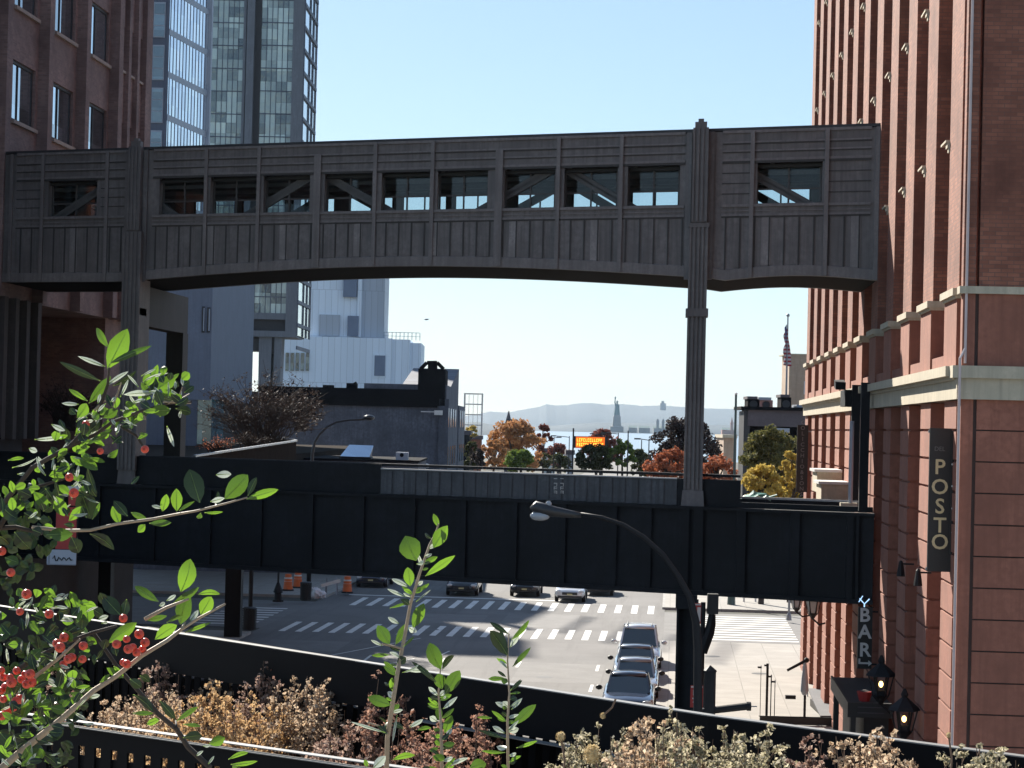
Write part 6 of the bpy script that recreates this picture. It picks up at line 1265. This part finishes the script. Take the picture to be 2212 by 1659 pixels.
for k in range(150):
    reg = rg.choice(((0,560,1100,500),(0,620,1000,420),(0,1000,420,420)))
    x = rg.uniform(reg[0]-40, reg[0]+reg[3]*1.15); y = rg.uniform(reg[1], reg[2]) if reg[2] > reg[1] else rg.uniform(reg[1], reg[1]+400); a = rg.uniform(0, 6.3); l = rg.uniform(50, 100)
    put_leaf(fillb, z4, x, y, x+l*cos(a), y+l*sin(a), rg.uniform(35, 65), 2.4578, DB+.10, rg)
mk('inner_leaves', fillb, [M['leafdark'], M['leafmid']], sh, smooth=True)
for k in range(0): pass
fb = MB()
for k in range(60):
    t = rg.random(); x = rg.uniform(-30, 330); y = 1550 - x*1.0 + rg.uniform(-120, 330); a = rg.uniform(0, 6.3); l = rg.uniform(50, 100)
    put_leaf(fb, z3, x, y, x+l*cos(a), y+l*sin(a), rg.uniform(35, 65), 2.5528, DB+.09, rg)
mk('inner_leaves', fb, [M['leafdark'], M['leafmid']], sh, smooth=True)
rg = random.Random(99)
for cv, reg, n_, sc_ in ((z3, (330, 420, 820, 420), 190, 2.5528), (z3, (0, 760, 560, 560), 150, 2.5528), (z4, (0, 380, 520, 700), 130, 2.4578), (z4, (0, 1000, 330, 420), 60, 2.4578)):
    e1_, e2_, e3_ = MB(), MB(), MB()
    for k in range(n_):
        x = rg.uniform(reg[0], reg[0]+reg[2]); y = rg.uniform(reg[1], reg[1]+reg[3])
        if cv is z3 and reg[1] == 420 and abs(y - (980 - .42*x)) > 130: continue
        if cv is z3 and reg[1] == 760 and y < 1180 - x*.75: continue
        a = rg.uniform(-2.6, .6); l = rg.uniform(45, 105); q_ = rg.random()
        put_leaf(e1_ if q_ < .38 else e2_ if q_ < .68 else e3_, cv, x, y, x+l*cos(a), y+l*sin(a), (rg.uniform(26, 64) if q_ < .68 else rg.uniform(10, 24)), sc_, DB+rg.uniform(-.03, .05), rg)
    for b_, m_ in ((e1_, 'leaf'), (e2_, 'leafdark'), (e3_, 'leafpale')): mk('leaves', b_, [M[m_], M['rib']], sh, smooth=True)
bproto = None
def berry(cv, X, Y, r=.0033):
    global bproto
    c = pD(*cv(X, Y), DB-.02+rg.uniform(-.01, .02))
    if bproto is None:
        mb = MB(); mb.ball(tuple(c), r, 14, 1, 1, .95); bproto = mk('berry', mb, M['berry'], sh, smooth=True); ca = MB()
        for j in range(5): a = 2*pi*j/5; ca.add([tuple(c+V((0,-r*.99,0))), tuple(c+V((r*.42*cos(a-.3), -r*.97, r*.42*sin(a-.3)))), tuple(c+V((r*.25*cos(a+.3), -r*1.0, r*.25*sin(a+.3))))], [(0,1,2)])
        mk('calyx', ca, M['calyx'], bproto); bproto['c0'] = tuple(c); return bproto
    o = copy_tree(bproto, sh); c0 = V(bproto['c0']); s_ = rg.uniform(.8, 1.2); o.rotation_euler = (0, 0, 0); o.scale = (s_,)*3; o.location = (c - wloc(sh)) - (c0 - wloc(sh))*s_; return o
for X, Y in [(65,240),(160,370),(120,475),(295,490),(740,515),(835,610),(795,690),(870,660),(855,700),(740,780),(760,790),(500,680),(495,760),(410,760),(380,790),(430,750),(360,690),(385,630),(100,830),(180,850),(20,870),(130,880),(70,900),(5,830),(120,1000),(40,1080),(80,1050),(10,1100),(20,1000),(60,870),(150,850),(190,900),(770,700),(700,670),(820,720),(760,640),(340,665),(5,950),(95,1010),(160,910),(35,930)]: berry(z4, X, Y)
for X, Y in [(535,730),(625,897),(460,1157),(10,1520),(432,1060),(903,885)]: berry(z3, X, Y)
if 'c0' in bproto: del bproto['c0']
for o in sh.children:
    if 'c0' in o: del o['c0']
# three upright stems
def upright(lab, lines, data, D, seed):
    r4 = random.Random(seed+5); ln0 = lines[0][0]
    for _ in range(26):
        i_ = r4.randint(1, len(ln0)-2); f_ = r4.random(); x = ln0[i_][0]+(ln0[i_+1][0]-ln0[i_][0])*f_; y = ln0[i_][1]+(ln0[i_+1][1]-ln0[i_][1])*f_; sg = r4.choice((-1, 1)); l_ = r4.uniform(40, 95)
        data.append((x+sg*6, y, x+sg*l_, y-l_*r4.uniform(.1, .9), r4.uniform(18, 44), r4.choice('ggdw')))
    q = pD(*z2(*lines[0][0][-1]), D); t_ = thing('sapling', lab, 'sapling', tuple(q), 'upright leafy stems in the foreground'); shoot(t_, z2, lines, D); leaves(t_, z2, 2.765, D, data, seed); return t_
upright('tallest upright leafy stem, in front of the crosswalks', [([(1440,-140),(1420,-80),(1380,0),(1310,200),(1250,400),(1210,620),(1165,850),(1125,1100),(1095,1300),(1085,1660)], .0007, .0024), ([(1195,700),(1110,680),(1060,670)], .0013, .0008), ([(1095,1280),(1060,1230),(960,1200)], .0011, .0007)],
 [(1290,108,1215,-60,150,'g'),(1350,212,1552,72,60,'g'),(1250,282,1230,152,76,'g'),(1235,283,1122,230,36,'w'),(1218,352,1093,298,25,'w'),(1290,322,1378,260,28,'g'),(1110,428,1235,390,20,'g'),(1288,385,1388,303,13,'w'),(1265,562,1342,395,82,'g'),(1172,532,1098,488,34,'w'),(1110,672,1028,543,86,'g'),(1150,672,1232,528,60,'g'),(1060,682,982,642,22,'w'),(1112,742,988,747,28,'g'),(1160,822,1118,800,20,'g'),(1195,862,1305,808,22,'w'),(1118,1082,962,1028,76,'g'),(1135,992,1125,898,46,'g'),(1080,1268,848,1195,20,'w'),(1100,1262,1092,1198,50,'g'),(1205,1242,1130,1200,38,'d'),(1245,1232,1335,1178,30,'w'),(1000,1505,1082,1425,62,'w'),(1130,1452,1282,1420,44,'g'),(1405,20,1500,-130,95,'g'),(1440,-120,1405,-210,40,'g'),(1345,80,1395,60,26,'w'),(1290,130,1340,110,30,'w'),(1300,60,1330,150,26,'w'),(1180,720,1110,690,24,'d'),(1160,800,1220,760,60,'d'),(960,1500,940,1450,30,'g'),(1160,1150,1130,1330,18,'w'),(1240,560,1290,590,44,'w'),(1300,1250,1390,1235,30,'g')], 2.1, 31)
upright('shorter leafy stem in the middle, between the other two', [([(1452,840),(1440,1000),(1455,1200),(1462,1400),(1460,1660)], .0006, .0018)],
 [(1455,842,1378,662,108,'g'),(1465,842,1542,745,50,'d'),(1482,1012,1583,848,92,'g'),(1462,975,1438,868,80,'g'),(1430,935,1258,788,36,'d'),(1430,1082,1370,1030,24,'g'),(1470,1108,1567,1025,32,'w'),(1450,1192,1440,1078,50,'g'),(1480,1272,1530,1150,62,'g'),(1430,1192,1380,1160,40,'w'),(1400,1425,1482,1442,62,'g'),(1500,1492,1642,1438,32,'w'),(1650,1510,1762,1478,88,'g'),(1255,1215,1330,1190,30,'w'),(1380,1390,1440,1370,30,'g'),(1490,1290,1530,1240,30,'w'),(1470,1040,1490,1020,16,'w'),(1370,850,1230,850,26,'w')], 2.15, 32)
upright('third leafy stem, rightmost, with olive pointed leaves', [([(1915,600),(1905,780),(1918,1000),(1905,1200),(1908,1400),(1912,1660)], .0006, .0016)],
 [(1905,747,1788,578,100,'d'),(1912,602,1788,523,38,'d'),(1930,642,2052,508,40,'g'),(1922,692,1985,608,40,'w'),(1940,822,2062,693,35,'g'),(1892,903,1775,905,34,'g'),(1895,892,1838,850,22,'d'),(1925,982,1996,908,20,'d'),(1915,1102,1873,1058,48,'w'),(1930,1112,2006,1033,22,'w'),(1940,1218,2098,1078,66,'g'),(1895,1192,1798,1120,30,'g'),(1890,1272,1803,1225,36,'w'),(1895,1312,1708,1250,30,'d'),(1965,1372,2108,1323,28,'g'),(1890,1402,1728,1390,24,'g'),(1800,1170,1700,1165,24,'g'),(1890,640,1860,560,26,'d')], 2.2, 33)
lowl = [(1640,1560,1740,1500,60,'g'),(1800,1590,1720,1520,70,'d'),(1850,1600,1960,1540,50,'g'),(2000,1560,2100,1520,40,'g'),(1560,1590,1500,1520,50,'g'),(1300,1560,1380,1500,60,'d')]
q = pD(*z2(1800, 1600), 1.9); t_ = thing('leafy_tuft', 'low tuft of green leaves at the bottom edge between the second and third stems', 'tuft', tuple(q)); shoot(t_, z2, [([(1640,1560),(1760,1640),(1850,1600)], .0015, .001)], 1.9); leaves(t_, z2, 2.765, 1.9, lowl, 34)
# ================================================================ HAZE
hz = MB().box(-9600, 9600, -70, 19500, -3, 330)
hm = bpy.data.materials.new('haze_air'); hm.use_nodes = True; ht = hm.node_tree; ht.nodes.clear(); ho_ = ht.nodes.new('ShaderNodeOutputMaterial'); hv = ht.nodes.new('ShaderNodeVolumePrincipled')
hv.inputs['Color'].default_value = (.60, .79, 1.0, 1); hv.inputs['Density'].default_value = .000028; hv.inputs['Anisotropy'].default_value = 0; ht.links.new(hv.outputs[0], ho_.inputs['Volume'])
mk('haze', hz, hm, kind='stuff')
